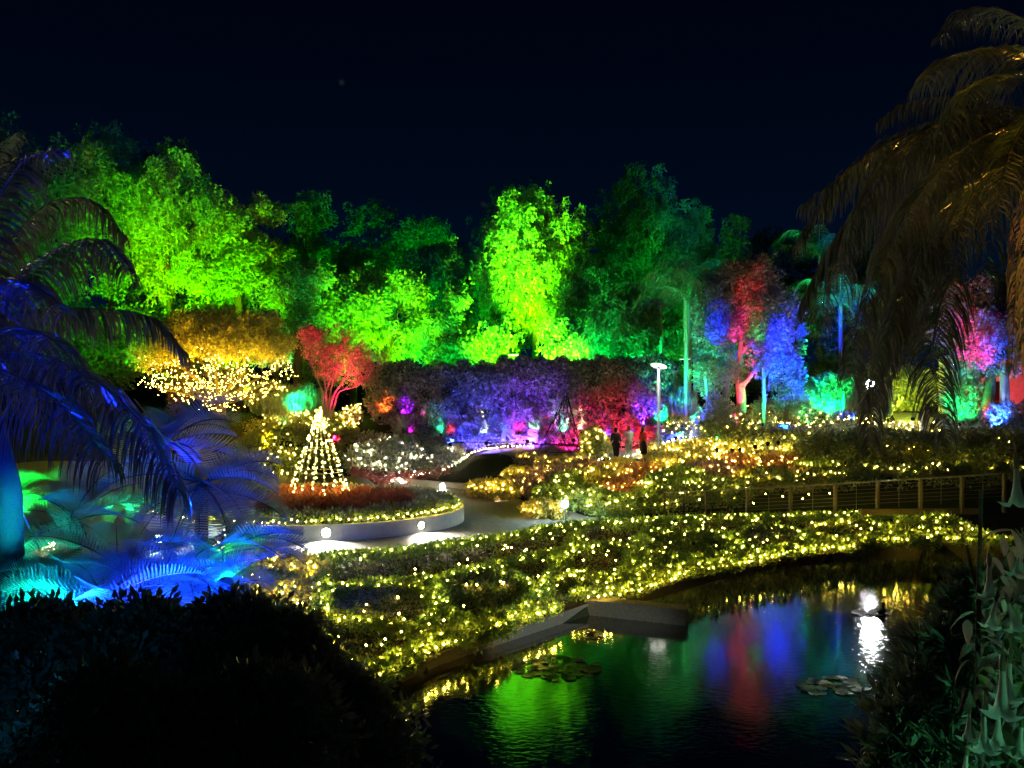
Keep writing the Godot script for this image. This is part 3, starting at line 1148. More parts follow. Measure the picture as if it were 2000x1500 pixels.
func round_bed() -> void:
	rng.seed = 31
	var c := Vector3(-8.1, 0, -35.0)
	var oval := 0.71
	var r := 6.2
	var hh := 0.56
	var t := thing("planter_wall", "pale rendered low wall curving round the circular raised bed", "wall", c)
	var n := 26
	for i in n:
		var a0 := TAU * i / n + 0.0012
		var a1 := TAU * (i + 1) / n - 0.0012
		var pts := []
		for k in 5:
			var a := lerpf(a0, a1, k / 4.0)
			pts.append(Vector3(-r * cos(a), hh, r * sin(a) * oval))
		var st := begin()
		wall_run(st, pts, hh + 0.1, 0.2)
		obj("wall_panel", done(st), mats.render, t)
	var st := begin()
	lathe(st, [Vector2(r - 0.19, -0.1), Vector2(r - 0.19, hh - 0.06), Vector2(0, hh + 0.12)], c, 48, Basis.from_scale(Vector3(1, 1, oval)))
	struct("bed_soil", done(st), mats.soil)
	# rings of planting
	for k in [["groundcover", "bright green groundcover ring along the rim of the circular bed", 5.55, 5.98, 1500, "fine", lin(0.05, 0.1, 0.015), 0.28, 0.9], ["silver_foliage", "silver grey foliage ring inside the circular raised bed", 4.35, 5.5, 1900, "fine", lin(0.2, 0.23, 0.17), 0.3, 1.1], ["red_foliage", "dark red coleus mass at the foot of the light cone", 1.0, 4.3, 3200, "lance", lin(0.16, 0.02, 0.02), 0.38, 0.75]]:
		for i in k[4]:
			var a := rnd(0, TAU)
			var rr := sqrt(rnd(k[2] * k[2], k[3] * k[3])) + 0.15 * sin(a * 7.0)
			var y: float = hh + 0.1 * (1.0 - rr / r) + k[7] * rnd(0.2, 1.0) * (0.85 + 0.15 * sin(a * 9.0 + rr * 3.0))
			put(turned().scaled(Vector3.ONE * rnd(0.7, 1.3) * k[8]), c + Vector3(rr * cos(a), y, rr * sin(a) * oval), tint(k[6], 0.25))
		tag(mass(k[0], sprays[k[5]], mats.leaf), k[1], "bedding plants")
	var ring: Array = []
	for i in 100:
		var a := deg_to_rad(-15.0) + deg_to_rad(210.0) * i / 100.0 + rnd(-0.012, 0.012)
		ring.append(c + Vector3(6.02 * cos(a), hh + rnd(0.06, 0.2), 6.02 * sin(a) * oval))
	light_string("fairy lights along the pale rim of the circular bed", ring, mats.bulb)
	# the cone of lights
	var b := c + Vector3(0.15, hh + 0.2, -1.5)
	var H := 3.55
	var R := 1.25
	t = thing("light_cone_tree", "white wire cone shaped like a Christmas tree covered in warm bulbs", "light tree", b)
	for k in [0.0, 0.28, 0.55, 0.8]:
		st = begin()
		var pts := []
		for i in 25: pts.append(Vector3(R * (1.0 - k) * cos(TAU * i / 24), H * k, R * (1.0 - k) * sin(TAU * i / 24)))
		tube(st, pts, 0.012, 0.012, 5, false)
		obj("hoop", done(st), mats.steel, t)
	for i in 16:
		st = begin()
		tube(st, [Vector3(R * cos(TAU * i / 16), 0, R * sin(TAU * i / 16)), Vector3(0.04 * cos(TAU * i / 16), H, 0.04 * sin(TAU * i / 16))], 0.008, 0.008, 5, false)
		obj("upright", done(st), mats.steel, t)
	for i in 16:
		for j in 19:
			if rng.randf() < 0.32: continue
			var k := (j + rng.randf()) / 19.5
			var a := TAU * (i + rnd(-0.18, 0.18)) / 16
			put(Basis.IDENTITY.scaled(Vector3.ONE * rnd(0.7, 1.4)), Vector3((R * (1.0 - k) + 0.05) * cos(a), H * k, (R * (1.0 - k) + 0.05) * sin(a)), Color.WHITE)
	for i in 6: put(Basis.IDENTITY, Vector3(rnd(-0.1, 0.1), H + rnd(-0.1, 0.08), rnd(-0.1, 0.1)), Color.WHITE)
	mass("bulbs", bulb_far, mats.bulb, t)
	# shrubs in the left of the bed
	for q in [[462, 1000, 0.5, 0.5, "small dark red shrub near the left rim of the circular bed", lin(0.2, 0.02, 0.02)], [500, 985, 0.8, 0.7, "soft green shrub spilling over the circular bed's left side", lin(0.08, 0.11, 0.06)]]:
		var p := at_height(q[0], q[1], hh + 0.05)
		shrub("bed_shrub", q[4], "shrub", "", p, q[2], q[3], 160, q[5], "lance")
	# the straight wall behind
	t = thing("low_wall", "straight pale rendered wall behind the circular bed, holding the lawn", "wall")
	var wa := Vector3(-6.6, 0.56, -44.3)
	var wb := Vector3(-0.05, 0.56, -40.6)
	for i in 8:
		st = begin()
		var e := (wb - wa).normalized() * 0.008
		wall_run(st, [wa.lerp(wb, i / 8.0) + e, wa.lerp(wb, (i + 1) / 8.0) - e], 0.66, 0.22)
		obj("wall_panel", done(st), mats.render, t)
	# bright wall lamps
	var facing := (wb - wa).cross(Vector3.UP).normalized()
	var lamps := [[c + Vector3(0, 0, 0), 637.0, "wall lamp glaring low on the front of the circular wall"], [c, 822.0, "smaller wall lamp low on the right curve of the circular wall"], [c, 441.0, "small white wall lamp on the circular wall beside the ferns"]]
	for l in lamps:
		# where that column of the picture meets the wall's front
		var rr := ray(l[1], 1045.0)
		var dir := Vector2(rr.x, rr.z / oval).normalized()
		var oc := Vector2(EYE.x - c.x, (EYE.z - c.z) / oval)
		var bb := oc.dot(dir)
		var tt := -bb - sqrt(maxf(bb * bb - oc.dot(oc) + r * r, 0.0))
		var p := Vector3(EYE.x + dir.x * tt, 0.3, EYE.z + dir.y * tt * oval)
		wall_lamp(l[2], p, ((p - Vector3(c.x, 0.3, c.z)) * Vector3(1, 1, 1.0 / (oval * oval))).normalized(), 1.0 if l[1] == 637.0 else 0.45 if l[1] == 822.0 else 0.2)
	wall_lamp("wall lamp glaring at the left of the straight wall", wa.lerp(wb, 0.17) + Vector3(0, -0.12, 0), facing, 0.7)
	wall_lamp("wall lamp glaring on the middle of the straight wall", wa.lerp(wb, 0.5) + Vector3(0, -0.2, 0), facing, 0.7)
	wall_lamp("wall lamp glowing warm near the right end of the straight wall", wa.lerp(wb, 0.93) + Vector3(0, -0.2, 0), facing, 0.9, Color(1, 0.85, 0.65))
	wall_lamp("warm wall lamp glaring between the blue tree ferns", at_depth(100, 1062, 30), Vector3(0.1, -0.1, 1).normalized(), 0.6, Color(1, 0.82, 0.55))

func wall_lamp(label: String, p: Vector3, n: Vector3, k: float, c := Color(1, 0.96, 0.88)) -> void:
	var t := thing("wall_lamp", label, "wall lamp", p, 0.0, "bright lamps set low along the path")
	var b := Basis.looking_at(n, Vector3.UP) * Basis(Vector3.RIGHT, -PI / 2)
	var s := 1.0 + 0.5 * k
	var st := begin()
	lathe(st, [Vector2(0.12 * s, -0.05), Vector2(0.12 * s, 0.03), Vector2(0.1 * s, 0.035), Vector2(0.1 * s, 0.02)], Vector3.ZERO, 16, b)
	obj("bezel", done(st), mats.steel, t)
	st = begin()
	lathe(st, [Vector2(0.1 * s, 0.02), Vector2(0.07 * s, 0.045), Vector2(0, 0.05)], Vector3.ZERO, 16, b)
	obj("lens", done(st), glow("wall_lamp%s" % c.to_html(), c, 260.0), t)
	spot(t, n * 0.1, (n + Vector3(0, -1.0, 0)).normalized(), c, 90.0 * k, 66.0, 0.08, 1.0)
	spot(t, n * 0.09 + Vector3(0, 0.02, 0), (n + Vector3(0, 0.2, 0)).normalized(), c, 16.0 * k, 80.0, 0.08, 1.0)

func v2(a: Array) -> Array:
	var out := []
	for q in a: out.append(Vector2(q[0], q[1]))
	return out

func parterre() -> void:
	rng.seed = 77
	var poly := field(v2([[440, 1120], [560, 1150], [625, 1090], [800, 1078], [1000, 1050], [1100, 1030], [1320, 1016], [1600, 1007], [1860, 1014], [1940, 1050], [1880, 1056]]))
	var e := PackedVector2Array()
	for i in range(10, 0, -1): e.append(pond[i])
	poly.append_array(e)
	for q in [Vector2(-3.2, -18), Vector2(-6, -17), Vector2(-10, -20)]: poly.append(q)
	struct("bed_soil", drape(poly, 0.0), mats.soil)
	var G := lin(0.036, 0.095, 0.008)
	var Y := lin(0.06, 0.115, 0.008)
	# clipped hedges: [label, points, width, height, tint]
	var H := [
		["long clipped hedge edging the path along the top of the parterre", v2([[634, 1090], [720, 1083], [800, 1077], [900, 1062], [1000, 1049], [1100, 1029], [1200, 1022], [1320, 1016], [1450, 1012], [1600, 1007], [1750, 1007], [1860, 1015], [1925, 1046]]), 0.8, 0.42, G],
		["low hedge along the left stone edge of the pond", v2([[690, 1322], [760, 1291], [860, 1244], [1000, 1200], [1085, 1176]]), 0.6, 0.34, Y],
		["low hedge following the curved coping on the right of the pond", v2([[1120, 1155], [1215, 1147], [1300, 1120], [1400, 1099], [1500, 1082], [1600, 1066], [1720, 1053], [1870, 1049], [1990, 1052]]), 0.5, 0.3, Y],
		["short hedge closing the left end of the parterre", v2([[634, 1090], [630, 1115], [634, 1150], [665, 1162]]), 0.7, 0.45, G],
		["hedge circling the bare oval at the centre of the parterre", loop(945, 1160, 98, 42, -200, 90), 0.6, 0.38, G],
		["hedge arching round the dark flower oval at the parterre's left", loop(745, 1185, 115, 44, 170, 400), 0.6, 0.38, G],
		["wavy hedge below the dark flower oval", v2([[600, 1205], [700, 1212], [770, 1222], [850, 1243], [930, 1242], [1000, 1205]]), 0.6, 0.38, Y],
		["thin hedge running just inside the path side hedge", v2([[650, 1150], [740, 1138], [800, 1136], [880, 1128], [930, 1112], [1000, 1097], [1060, 1082], [1150, 1072]]), 0.5, 0.36, G],
		["upright hedge bend left of the central oval", v2([[880, 1128], [855, 1152], [872, 1192], [922, 1218]]), 0.55, 0.38, G],
		["hedge circling the brown oval right of the centre", loop(1175, 1095, 92, 30), 0.5, 0.36, G],
		["hedge circling the wide brown oval under the railing", loop(1345, 1064, 105, 26), 0.5, 0.36, G],
		["hedge circling the flowered oval right of the wide brown oval", loop(1505, 1053, 72, 22), 0.5, 0.36, G],
		["hedge circling the last but one oval on the right", loop(1665, 1038, 80, 18), 0.5, 0.36, Y],
		["hedge circling the far right oval of the parterre", loop(1810, 1030, 66, 15), 0.5, 0.36, Y],
		["long wavy hedge through the middle of the right parterre", v2([[1050, 1150], [1110, 1128], [1180, 1137], [1260, 1122], [1350, 1107], [1440, 1092], [1560, 1066], [1680, 1051], [1800, 1037], [1890, 1040]]), 0.55, 0.38, Y],
		["short cross hedge right of the central oval", v2([[1130, 1040], [1110, 1076], [1080, 1118], [1060, 1160]]), 0.55, 0.38, G],
		["short cross hedge under the left end of the railing", v2([[1270, 1034], [1250, 1066], [1232, 1098], [1240, 1140]]), 0.55, 0.38, G],
		["lowest hedge bend beside the dark bush", v2([[560, 1200], [620, 1250], [690, 1300], [750, 1300], [820, 1262]]), 0.6, 0.4, Y],
	]
	var i := 0
	for h in H:
		var line := trace(h[1], 0.25)
		hedge(h[0], line, h[2] * 0.9, h[3] * 0.75, 95.0, h[4], "fine", 0.9)
		var pts := along(line, 0.17 if i in [1, 2] else 0.24 if i == 0 else 0.235, h[2] * 0.55, h[3] * 0.75)
		light_string("fairy lights on the " + h[0].replace("hedge", "hedge", ).trim_prefix("the "), pts, mats.bulb, true, i in [1, 6], "strings of warm fairy lights over the parterre")
		i += 1
	# plants in the ovals
	bedding("blue_flowers", "dim white and blue flowers filling the dark oval at the parterre's left", "flowers", field(loop(745, 1185, 95, 34)), 420, "flower", [lin(0.25, 0.25, 0.35), lin(0.04, 0.06, 0.03), lin(0.03, 0.05, 0.03)], 0.25)
	bedding("low_plants", "sparse dark plants in the oval below the railing", "plants", field(loop(1345, 1064, 90, 20)), 200, "fine", [G], 0.2)
	bedding("low_plants", "sparse dark plants in the flowered oval right of the wide brown oval", "plants", field(loop(1505, 1053, 62, 17)), 260, "fine", [G, lin(0.2, 0.2, 0.16)], 0.25)
	bedding("low_plants", "sparse brown plants in the bare oval at the centre", "plants", field(loop(945, 1165, 80, 32)), 260, "fine", [lin(0.06, 0.06, 0.02), G], 0.2)
	bedding("groundcover", "green groundcover between the hedges of the parterre", "plants", field(v2([[640, 1120], [900, 1090], [1320, 1025], [1860, 1020], [1900, 1050], [1600, 1073], [1400, 1105], [1210, 1155], [1090, 1180], [860, 1250], [700, 1320], [600, 1230]])), 2600, "fine", [G, lin(0.02, 0.045, 0.01), lin(0.05, 0.045, 0.015)], 0.1, 0.8)
	for q in [[v2([[745, 1324], [860, 1266], [1000, 1219], [1100, 1187]]), "evenly spaced fairy lights along the coping of the straight pond wall"], [v2([[1150, 1172], [1225, 1162], [1310, 1134], [1400, 1112], [1500, 1093], [1600, 1076], [1680, 1064], [1750, 1056], [1880, 1053], [1990, 1058]]), "evenly spaced fairy lights along the coping of the curved wall"]]:
		light_string(q[1], along(trace(q[0], 0.12), 0.21, 0.16, 0.16), mats.bulb, true, false, "strings of warm fairy lights over the parterre")
	light_string("fairy lights strewn between the hedges of the parterre's right half", lit(field(v2([[1100, 1040], [1320, 1025], [1860, 1020], [1900, 1045], [1600, 1068], [1400, 1098], [1210, 1145], [1090, 1160]])), 80, 0.36), mats.bulb, true, false, "strings of warm fairy lights over the parterre")
	light_string("fairy lights strewn between the hedges of the parterre's left half", lit(field(v2([[640, 1100], [900, 1075], [1090, 1045], [1090, 1165], [860, 1240], [700, 1310], [620, 1230]])), 60, 0.36), mats.bulb, true, false, "strings of warm fairy lights over the parterre")
	# yellow green shrubs at the left end
	var S := [[480, 1140, 0.9, "leftmost yellow green shrub by the tree fern"], [535, 1135, 0.9, "yellow green shrub second from the fern"], [585, 1135, 0.8, "yellow green shrub beside the brown gap in the hedge"], [500, 1165, 0.8, "front yellow green shrub behind the dark bush"], [560, 1170, 0.7, "front right yellow green shrub behind the dark bush"]]
	for s in S:
		var p := hit(s[0], s[1] + 12)
		shrub("lit_shrub", s[3], "shrub", "lit shrubs at the parterre's left end", p, s[2] * 0.8, s[2], 330, lin(0.11, 0.11, 0.015), "fine", null, true, 1.25)
		var pts := []
		for k in 20:
			var b := ball()
			pts.append(p + Vector3(b.x * 0.7, s[2] * (0.5 + 0.5 * absf(b.y)), absf(b.z) * 0.7) * Vector3(s[2], 1, s[2]))
		light_string("fairy lights over the " + s[3], pts, mats.bulb, true, false, "strings of warm fairy lights over the parterre")
	light_string("scattered fairy lights in front of the yellow green shrubs", lit(field(v2([[470, 1165], [640, 1165], [640, 1230], [560, 1200]])), 26, 0.3), mats.bulb, true)

func middle_beds() -> void:
	rng.seed = 99
	# white foliage bed beyond the straight wall
	var wb := field(v2([[672, 905], [700, 885], [800, 885], [890, 893], [905, 900], [880, 915], [800, 935], [740, 935], [680, 925]]))
	bedding("silver_foliage", "pale silver foliage filling the curved bed beyond the straight wall", "bedding plants", wb, 1700, "fine", [lin(0.32, 0.34, 0.24), lin(0.2, 0.24, 0.14), lin(0.12, 0.16, 0.07)], 0.5, 1.4)
	bedding("red_foliage", "dark red foliage band at the front of the pale bed", "bedding plants", field(v2([[690, 915], [760, 930], [820, 932], [880, 920], [840, 938], [760, 945], [690, 932]])), 600, "lance", [lin(0.14, 0.02, 0.02)], 0.35, 0.7)
	bedding("clipped_foliage", "green and tan clipped foliage at the back of the pale bed", "bedding plants", field(v2([[690, 880], [720, 866], [800, 872], [890, 882], [905, 894], [800, 888]])), 900, "fine", [lin(0.06, 0.1, 0.03), lin(0.2, 0.15, 0.08)], 0.6, 1.3)
	light_string("pale fairy lights along the lawn edge of the white bed", along(trace(v2([[770, 945], [830, 930], [880, 915], [907, 898], [905, 888]]), 0.1), 0.24, 0.2, 0.2), mats.bulb_white)
	light_string("pale fairy lights scattered over the white bed", lit(wb, 60, 0.65), mats.bulb_white)
	light_string("pinkish white fairy lights along the red band of the pale bed", along(trace(v2([[700, 918], [760, 930], [830, 928]]), 0.2), 0.5, 0.3, 0.45), mats.bulb_white)
	light_string("row of warm lights edging the flower bed below the letters", along(trace(v2([[915, 893], [940, 884], [970, 879], [1045, 877]]), 0.0), 0.17, 0.05, 0.12), mats.bulb_amber)
	# left slope, behind the cone
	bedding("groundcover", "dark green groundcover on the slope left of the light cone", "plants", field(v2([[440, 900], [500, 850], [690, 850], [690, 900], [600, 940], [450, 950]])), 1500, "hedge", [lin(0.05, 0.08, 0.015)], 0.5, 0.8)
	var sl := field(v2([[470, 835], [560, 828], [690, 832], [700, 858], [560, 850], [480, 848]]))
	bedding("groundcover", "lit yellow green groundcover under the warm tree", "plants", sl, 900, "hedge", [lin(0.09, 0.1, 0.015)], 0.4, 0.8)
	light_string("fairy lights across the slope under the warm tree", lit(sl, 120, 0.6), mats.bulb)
	light_string("fairy lights on the bank right of the light cone", lit(field(v2([[660, 822], [700, 812], [708, 850], [670, 858]])), 55, 0.7), mats.bulb)
	light_string("scattered fairy lights on the dark slope left of the light cone", lit(field(v2([[500, 880], [570, 865], [600, 920], [520, 960]])), 34, 0.6), mats.bulb)
	# mixed shrubs between the path and the lamp post
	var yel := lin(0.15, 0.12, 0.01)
	var grn := lin(0.045, 0.1, 0.01)
	var red := lin(0.2, 0.05, 0.015)
	var pur := lin(0.08, 0.04, 0.05)
	var S := [
		[950, 958, .7, yel, "low yellow green shrub on the straight wall's right end"], [985, 962, .7, yel, "low yellow shrub above the wall's square corner"], [1030, 955, .8, pur, "purple grey shrub behind the wall's corner"], [1088, 972, .8, grn, "green shrub overhanging the path's right corner"],
		[1080, 930, .8, pur, "dull purple shrub below the lattice cone"], [1010, 930, .6, yel, "yellow shrub at the top of the dark lawn"], [1120, 950, .9, grn, "green shrub behind the bollard lamp"], [1150, 985, 1.0, grn, "blue green rounded shrub right of the bollard lamp"],
		[1065, 1002, .7, yel, "pale yellow shrub just behind the bollard lamp"], [1200, 1000, 1.0, grn, "dark green shrub at the left end of the railing"], [1180, 940, 1.0, yel, "golden croton in the middle of the mixed bed"], [1220, 965, 1.0, red, "red and orange croton below the golden one"],
		[1260, 990, .9, grn, "dark shrub touching the railing's first post"], [1250, 935, .9, red, "rust red croton left of the lamp post"], [1210, 915, .7, yel, "yellow shrub under the visitors"], [1300, 920, .9, yel, "bright yellow green shrub below the lamp post"],
		[1340, 945, 1.0, grn, "green shrub behind the railing's second bay"], [1300, 960, 1.0, grn, "green shrub behind the railing's first bay"], [1390, 930, .9, pur, "purple brown shrub right of the lamp post"], [1400, 965, 1.0, grn, "dark green shrub behind the railing's third bay"],
		[1440, 915, .9, red, "orange red croton in the right of the mixed bed"], [1480, 945, .9, yel, "yellow croton behind the railing's fourth bay"], [1530, 920, 1.0, red, "dark red croton at the far right of the mixed bed"], [1560, 945, .9, red, "rust coloured shrub behind the railing's fifth bay"],
		[1490, 900, .7, yel, "yellow shrub edging the lit band"], [1370, 898, .7, yel, "yellow green shrub edging the lit band near the lamp post"], [1600, 925, .9, grn, "dark green shrub at the right end of the mixed bed"], [1150, 920, .7, pur, "brown shrub between the topiary and the path"],
	]
	var k := 0
	for s in S:
		var p := hit(s[0], s[1] + 8)
		shrub("bed_shrub", s[4], "shrub", "mixed shrubs between the path and the lamp post", p, s[2] * 1.1, s[2] * 0.78, 280, s[3], "lance" if s[3] == red or s[3] == pur else "fine", null, true, 1.0 if s[3] == red or s[3] == pur else 1.35)
		var pts := []
		for j in (26 if s[3] == yel else 17):
			var b := ball()
			pts.append(p + Vector3(b.x * 1.25 * s[2], s[2] * (0.42 + 0.45 * absf(b.y)), absf(b.z) * 1.0 * s[2]))
		pts.sort_custom(func(a, b): return a.x < b.x)
		light_string("fairy lights over the " + s[4], pts, mats.bulb, false, false, "strings of warm fairy lights over the mixed shrubs")
		k += 1
	# dense band of lights beyond
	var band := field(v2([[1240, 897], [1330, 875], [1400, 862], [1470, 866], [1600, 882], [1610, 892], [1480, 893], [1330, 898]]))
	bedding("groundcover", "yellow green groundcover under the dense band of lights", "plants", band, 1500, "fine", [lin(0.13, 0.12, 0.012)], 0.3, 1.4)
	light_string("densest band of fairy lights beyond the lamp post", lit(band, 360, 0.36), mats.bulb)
	light_string("line of lights edging the upper path behind the visitors", along(trace(v2([[1170, 902], [1240, 893], [1300, 868], [1380, 858], [1470, 862], [1560, 876]]), 0.1), 0.17, 0.3, 0.2), mats.bulb_white)
	# topiary column
	var tp := hit(1160, 897)
	shrub("topiary", "round topped topiary column wrapped in fairy lights in front of the flowers", "topiary", "", tp, 0.62, 1.5, 620, lin(0.07, 0.09, 0.012), "fine", null, true, 1.2)
	var tl := []
	for j in 46:
		var a := rnd(0, TAU)
		var y := rnd(0.05, 1.0)
		tl.append(tp + Vector3(cos(a) * 0.62, 0, sin(a) * 0.62) * (1.0 if y < 0.7 else sqrt(maxf(0.0, 1.0 - pow((y - 0.7) / 0.34, 2)))) + Vector3(0, y * 1.55, 0))
	tl.sort_custom(func(a, b): return a.y < b.y)
	light_string("fairy lights wound round the topiary column", tl, mats.bulb)
	var lg := field(v2([[1005, 905], [1040, 898], [1150, 903], [1140, 915], [1020, 912]]))
	bedding("groundcover", "grey green low planting below the lattice cone", "plants", lg, 400, "fine", [lin(0.1, 0.11, 0.06)], 0.4, 1.2)
	light_string("few warm lights in the low planting below the lattice cone", lit(lg, 26, 0.4), mats.bulb_amber)
	# railing
	var t := thing("railing", "timber post railing with a steel top rail and wires along the ramp", "railing")
	var a := at_height(1298, 1012, 0.02)
	var b := at_depth(1975, 985, 32.6)
	var px := [1298, 1385, 1470, 1557, 1645, 1727, 1808, 1885, 1962]
	var tops := []
	for i in px.size():
		var u: float = (px[i] - 1298.0) / (1975.0 - 1298.0)
		var p := a.lerp(b, u)
		p.y = lerpf(a.y, b.y, pow(u, 1.1))
		var hgt := lerpf(1.02, 1.16, u)
		var st := begin()
		box(st, p + Vector3(0, hgt / 2 - 0.15, 0), Vector3(0.07 if i < 2 else 0.11, hgt + 0.3 - 0.03, 0.07 if i < 2 else 0.11), Basis(Vector3.UP, 0.3))
		obj("post", done(st), mats.timber, t)
		tops.append(p + Vector3(0, hgt, 0))
	var st := begin()
	tube(st, tops, 0.028, 0.028, 8)
	obj("top_rail", done(st), mats.steel, t)
	for j in 6:
		st = begin()
		var l := []
		for p: Vector3 in tops: l.append(p - Vector3(0, 0.14 + 0.14 * j, 0))
		tube(st, l, 0.006, 0.006, 4, false)
		obj("wire", done(st), mats.steel, t)
	for i in tops.size() - 1:
		st = begin()
		var m: Vector3 = (tops[i] + tops[i + 1]) / 2.0
		box(st, m - Vector3(0, 0.52, 0), Vector3(0.012, 1.0, 0.02))
		obj("stay", done(st), mats.steel, t)
	t = thing("deck_edge", "brown timber beam under the right end of the railing", "beam")
	st = begin()
	box(st, at_depth(1800, 999, 33.0), Vector3(4.6, 0.22, 0.14), Basis(Vector3.UP, 0.03))
	obj("beam", done(st), mats.timber, t)

func right_slope() -> void:
	rng.seed = 123
	# strip behind the railing
	var strip := trace(v2([[1290, 985], [1450, 955], [1600, 938], [1750, 927], [1880, 923], [1995, 922]]), 0.4)
	hedge("loose dark hedge behind the railing", strip, 1.4, 0.7, 150, lin(0.04, 0.07, 0.015), "fine", 1.4)
	light_string("fairy lights strewn along the loose hedge behind the railing", along(strip, 0.11, 1.4, 0.7), mats.bulb)
	var s2 := trace(v2([[1290, 1000], [1400, 985], [1520, 975], [1640, 968]]), 0.3)
	light_string("sparse fairy lights in the dark grass behind the wires", along(s2, 0.5, 1.2, 0.5), mats.bulb)
	for q in [[1640, 905, 1.2, "dark rounded shrub at the left of the unlit row"], [1720, 900, 1.3, "dark rounded shrub in the middle of the unlit row"], [1800, 905, 1.2, "dark shrub under the hanging palm tip"], [1880, 905, 1.3, "dark shrub beside the purple path"], [1960, 905, 1.4, "dark shrub at the right end of the unlit row"]]:
		var p := hit(q[0], q[1])
		shrub("dark_shrub", q[3], "shrub", "unlit shrubs behind the railing hedge", p, q[2] * 1.3, q[2], 420, lin(0.03, 0.05, 0.012), "fine", null, true, 1.5)
	light_string("amber lights along the foot of the purple path", along(trace(v2([[1720, 895], [1800, 893], [1900, 880], [1990, 885]]), 0.5), 0.3, 0.6, 0.9), mats.bulb_amber)
	# green bank and nets of lights above it
	var bank := trace(v2([[1365, 862], [1430, 868], [1520, 878], [1620, 878], [1720, 872]]), 0.0)
	hedge("grey green clipped bank under the net of lights", bank, 1.0, 0.85, 260, lin(0.08, 0.12, 0.05), "fine", 1.5)
	light_string("fairy lights on the face of the clipped bank", along(bank, 0.12, 1.0, 0.8), mats.bulb)
	var nets_ := [
		[[1300, 845], [1360, 812], [1480, 805], [1540, 800], [1640, 800], [1700, 815], [1720, 835], [1600, 850], [1480, 845], [1400, 855], "wide net of fairy lights spread over the upper right slope", 210],
		[[1290, 865], [1310, 830], [1370, 825], [1390, 845], [1350, 870], "net of fairy lights on the blue lit slope right of the lamp post", 55],
		[[1640, 880], [1650, 855], [1740, 838], [1830, 840], [1840, 875], [1760, 885], "net of fairy lights below the hanging palm frond", 90],
	]
	for q in nets_:
		var poly := field(v2(q.slice(0, q.size() - 2)))
		bedding("groundcover", "low green cover under the " + q[q.size() - 2], "plants", poly, q[q.size() - 1] * 8, "fine", [lin(0.06, 0.08, 0.02), lin(0.04, 0.05, 0.03)], 0.3, 1.4)
		var lo := poly[0]
		var hi := poly[0]
		for p in poly:
			lo = lo.min(p)
			hi = hi.max(p)
		var pts := []
		var gap := sqrt((hi.x - lo.x) * (hi.y - lo.y) * 0.62 / q[q.size() - 1])
		var row := 0
		var z := lo.y
		while z < hi.y:
			var xs := []
			var x := lo.x + (gap * 0.5 if row % 2 else 0.0)
			while x < hi.x:
				if inside(Vector2(x, z), poly):
					var p := Vector3(x + rnd(-0.1, 0.1), 0, z + rnd(-0.1, 0.1))
					xs.append(on_ground(p) + Vector3(0, 0.42, 0))
				x += gap
			if row % 2: xs.reverse()
			pts.append_array(xs)
			z += gap
			row += 1
		light_string(q[q.size() - 2], pts, mats.bulb, false, false, "nets of fairy lights on the slopes", "net_lights")
	flood("small blue floodlight glowing on the upper right slope", at_depth(1672, 822, 50), at_depth(1560, 800, 54), BLUE, 60, 60)
	flood("blue floodlight washing the slope right of the lamp post", at_depth(1320, 866, 47), at_depth(1420, 838, 54), BLUE, 90, 60)
	for q in [[1540, 838, "small dark rock among the net lights"], [1470, 815, "low dark rock under the pink tree"]]:
		var p := hit(q[0], q[1])
		var st := begin()
		st.set_smooth_group(0)
		lathe(st, [Vector2(0.42, -0.1), Vector2(0.46, 0.15), Vector2(0.34, 0.4), Vector2(0.15, 0.55), Vector2(0, 0.58)], Vector3.ZERO, 9)
		var t := thing("rock", q[2], "rock", p)
		obj("stone", done(st), mats.stone, t)

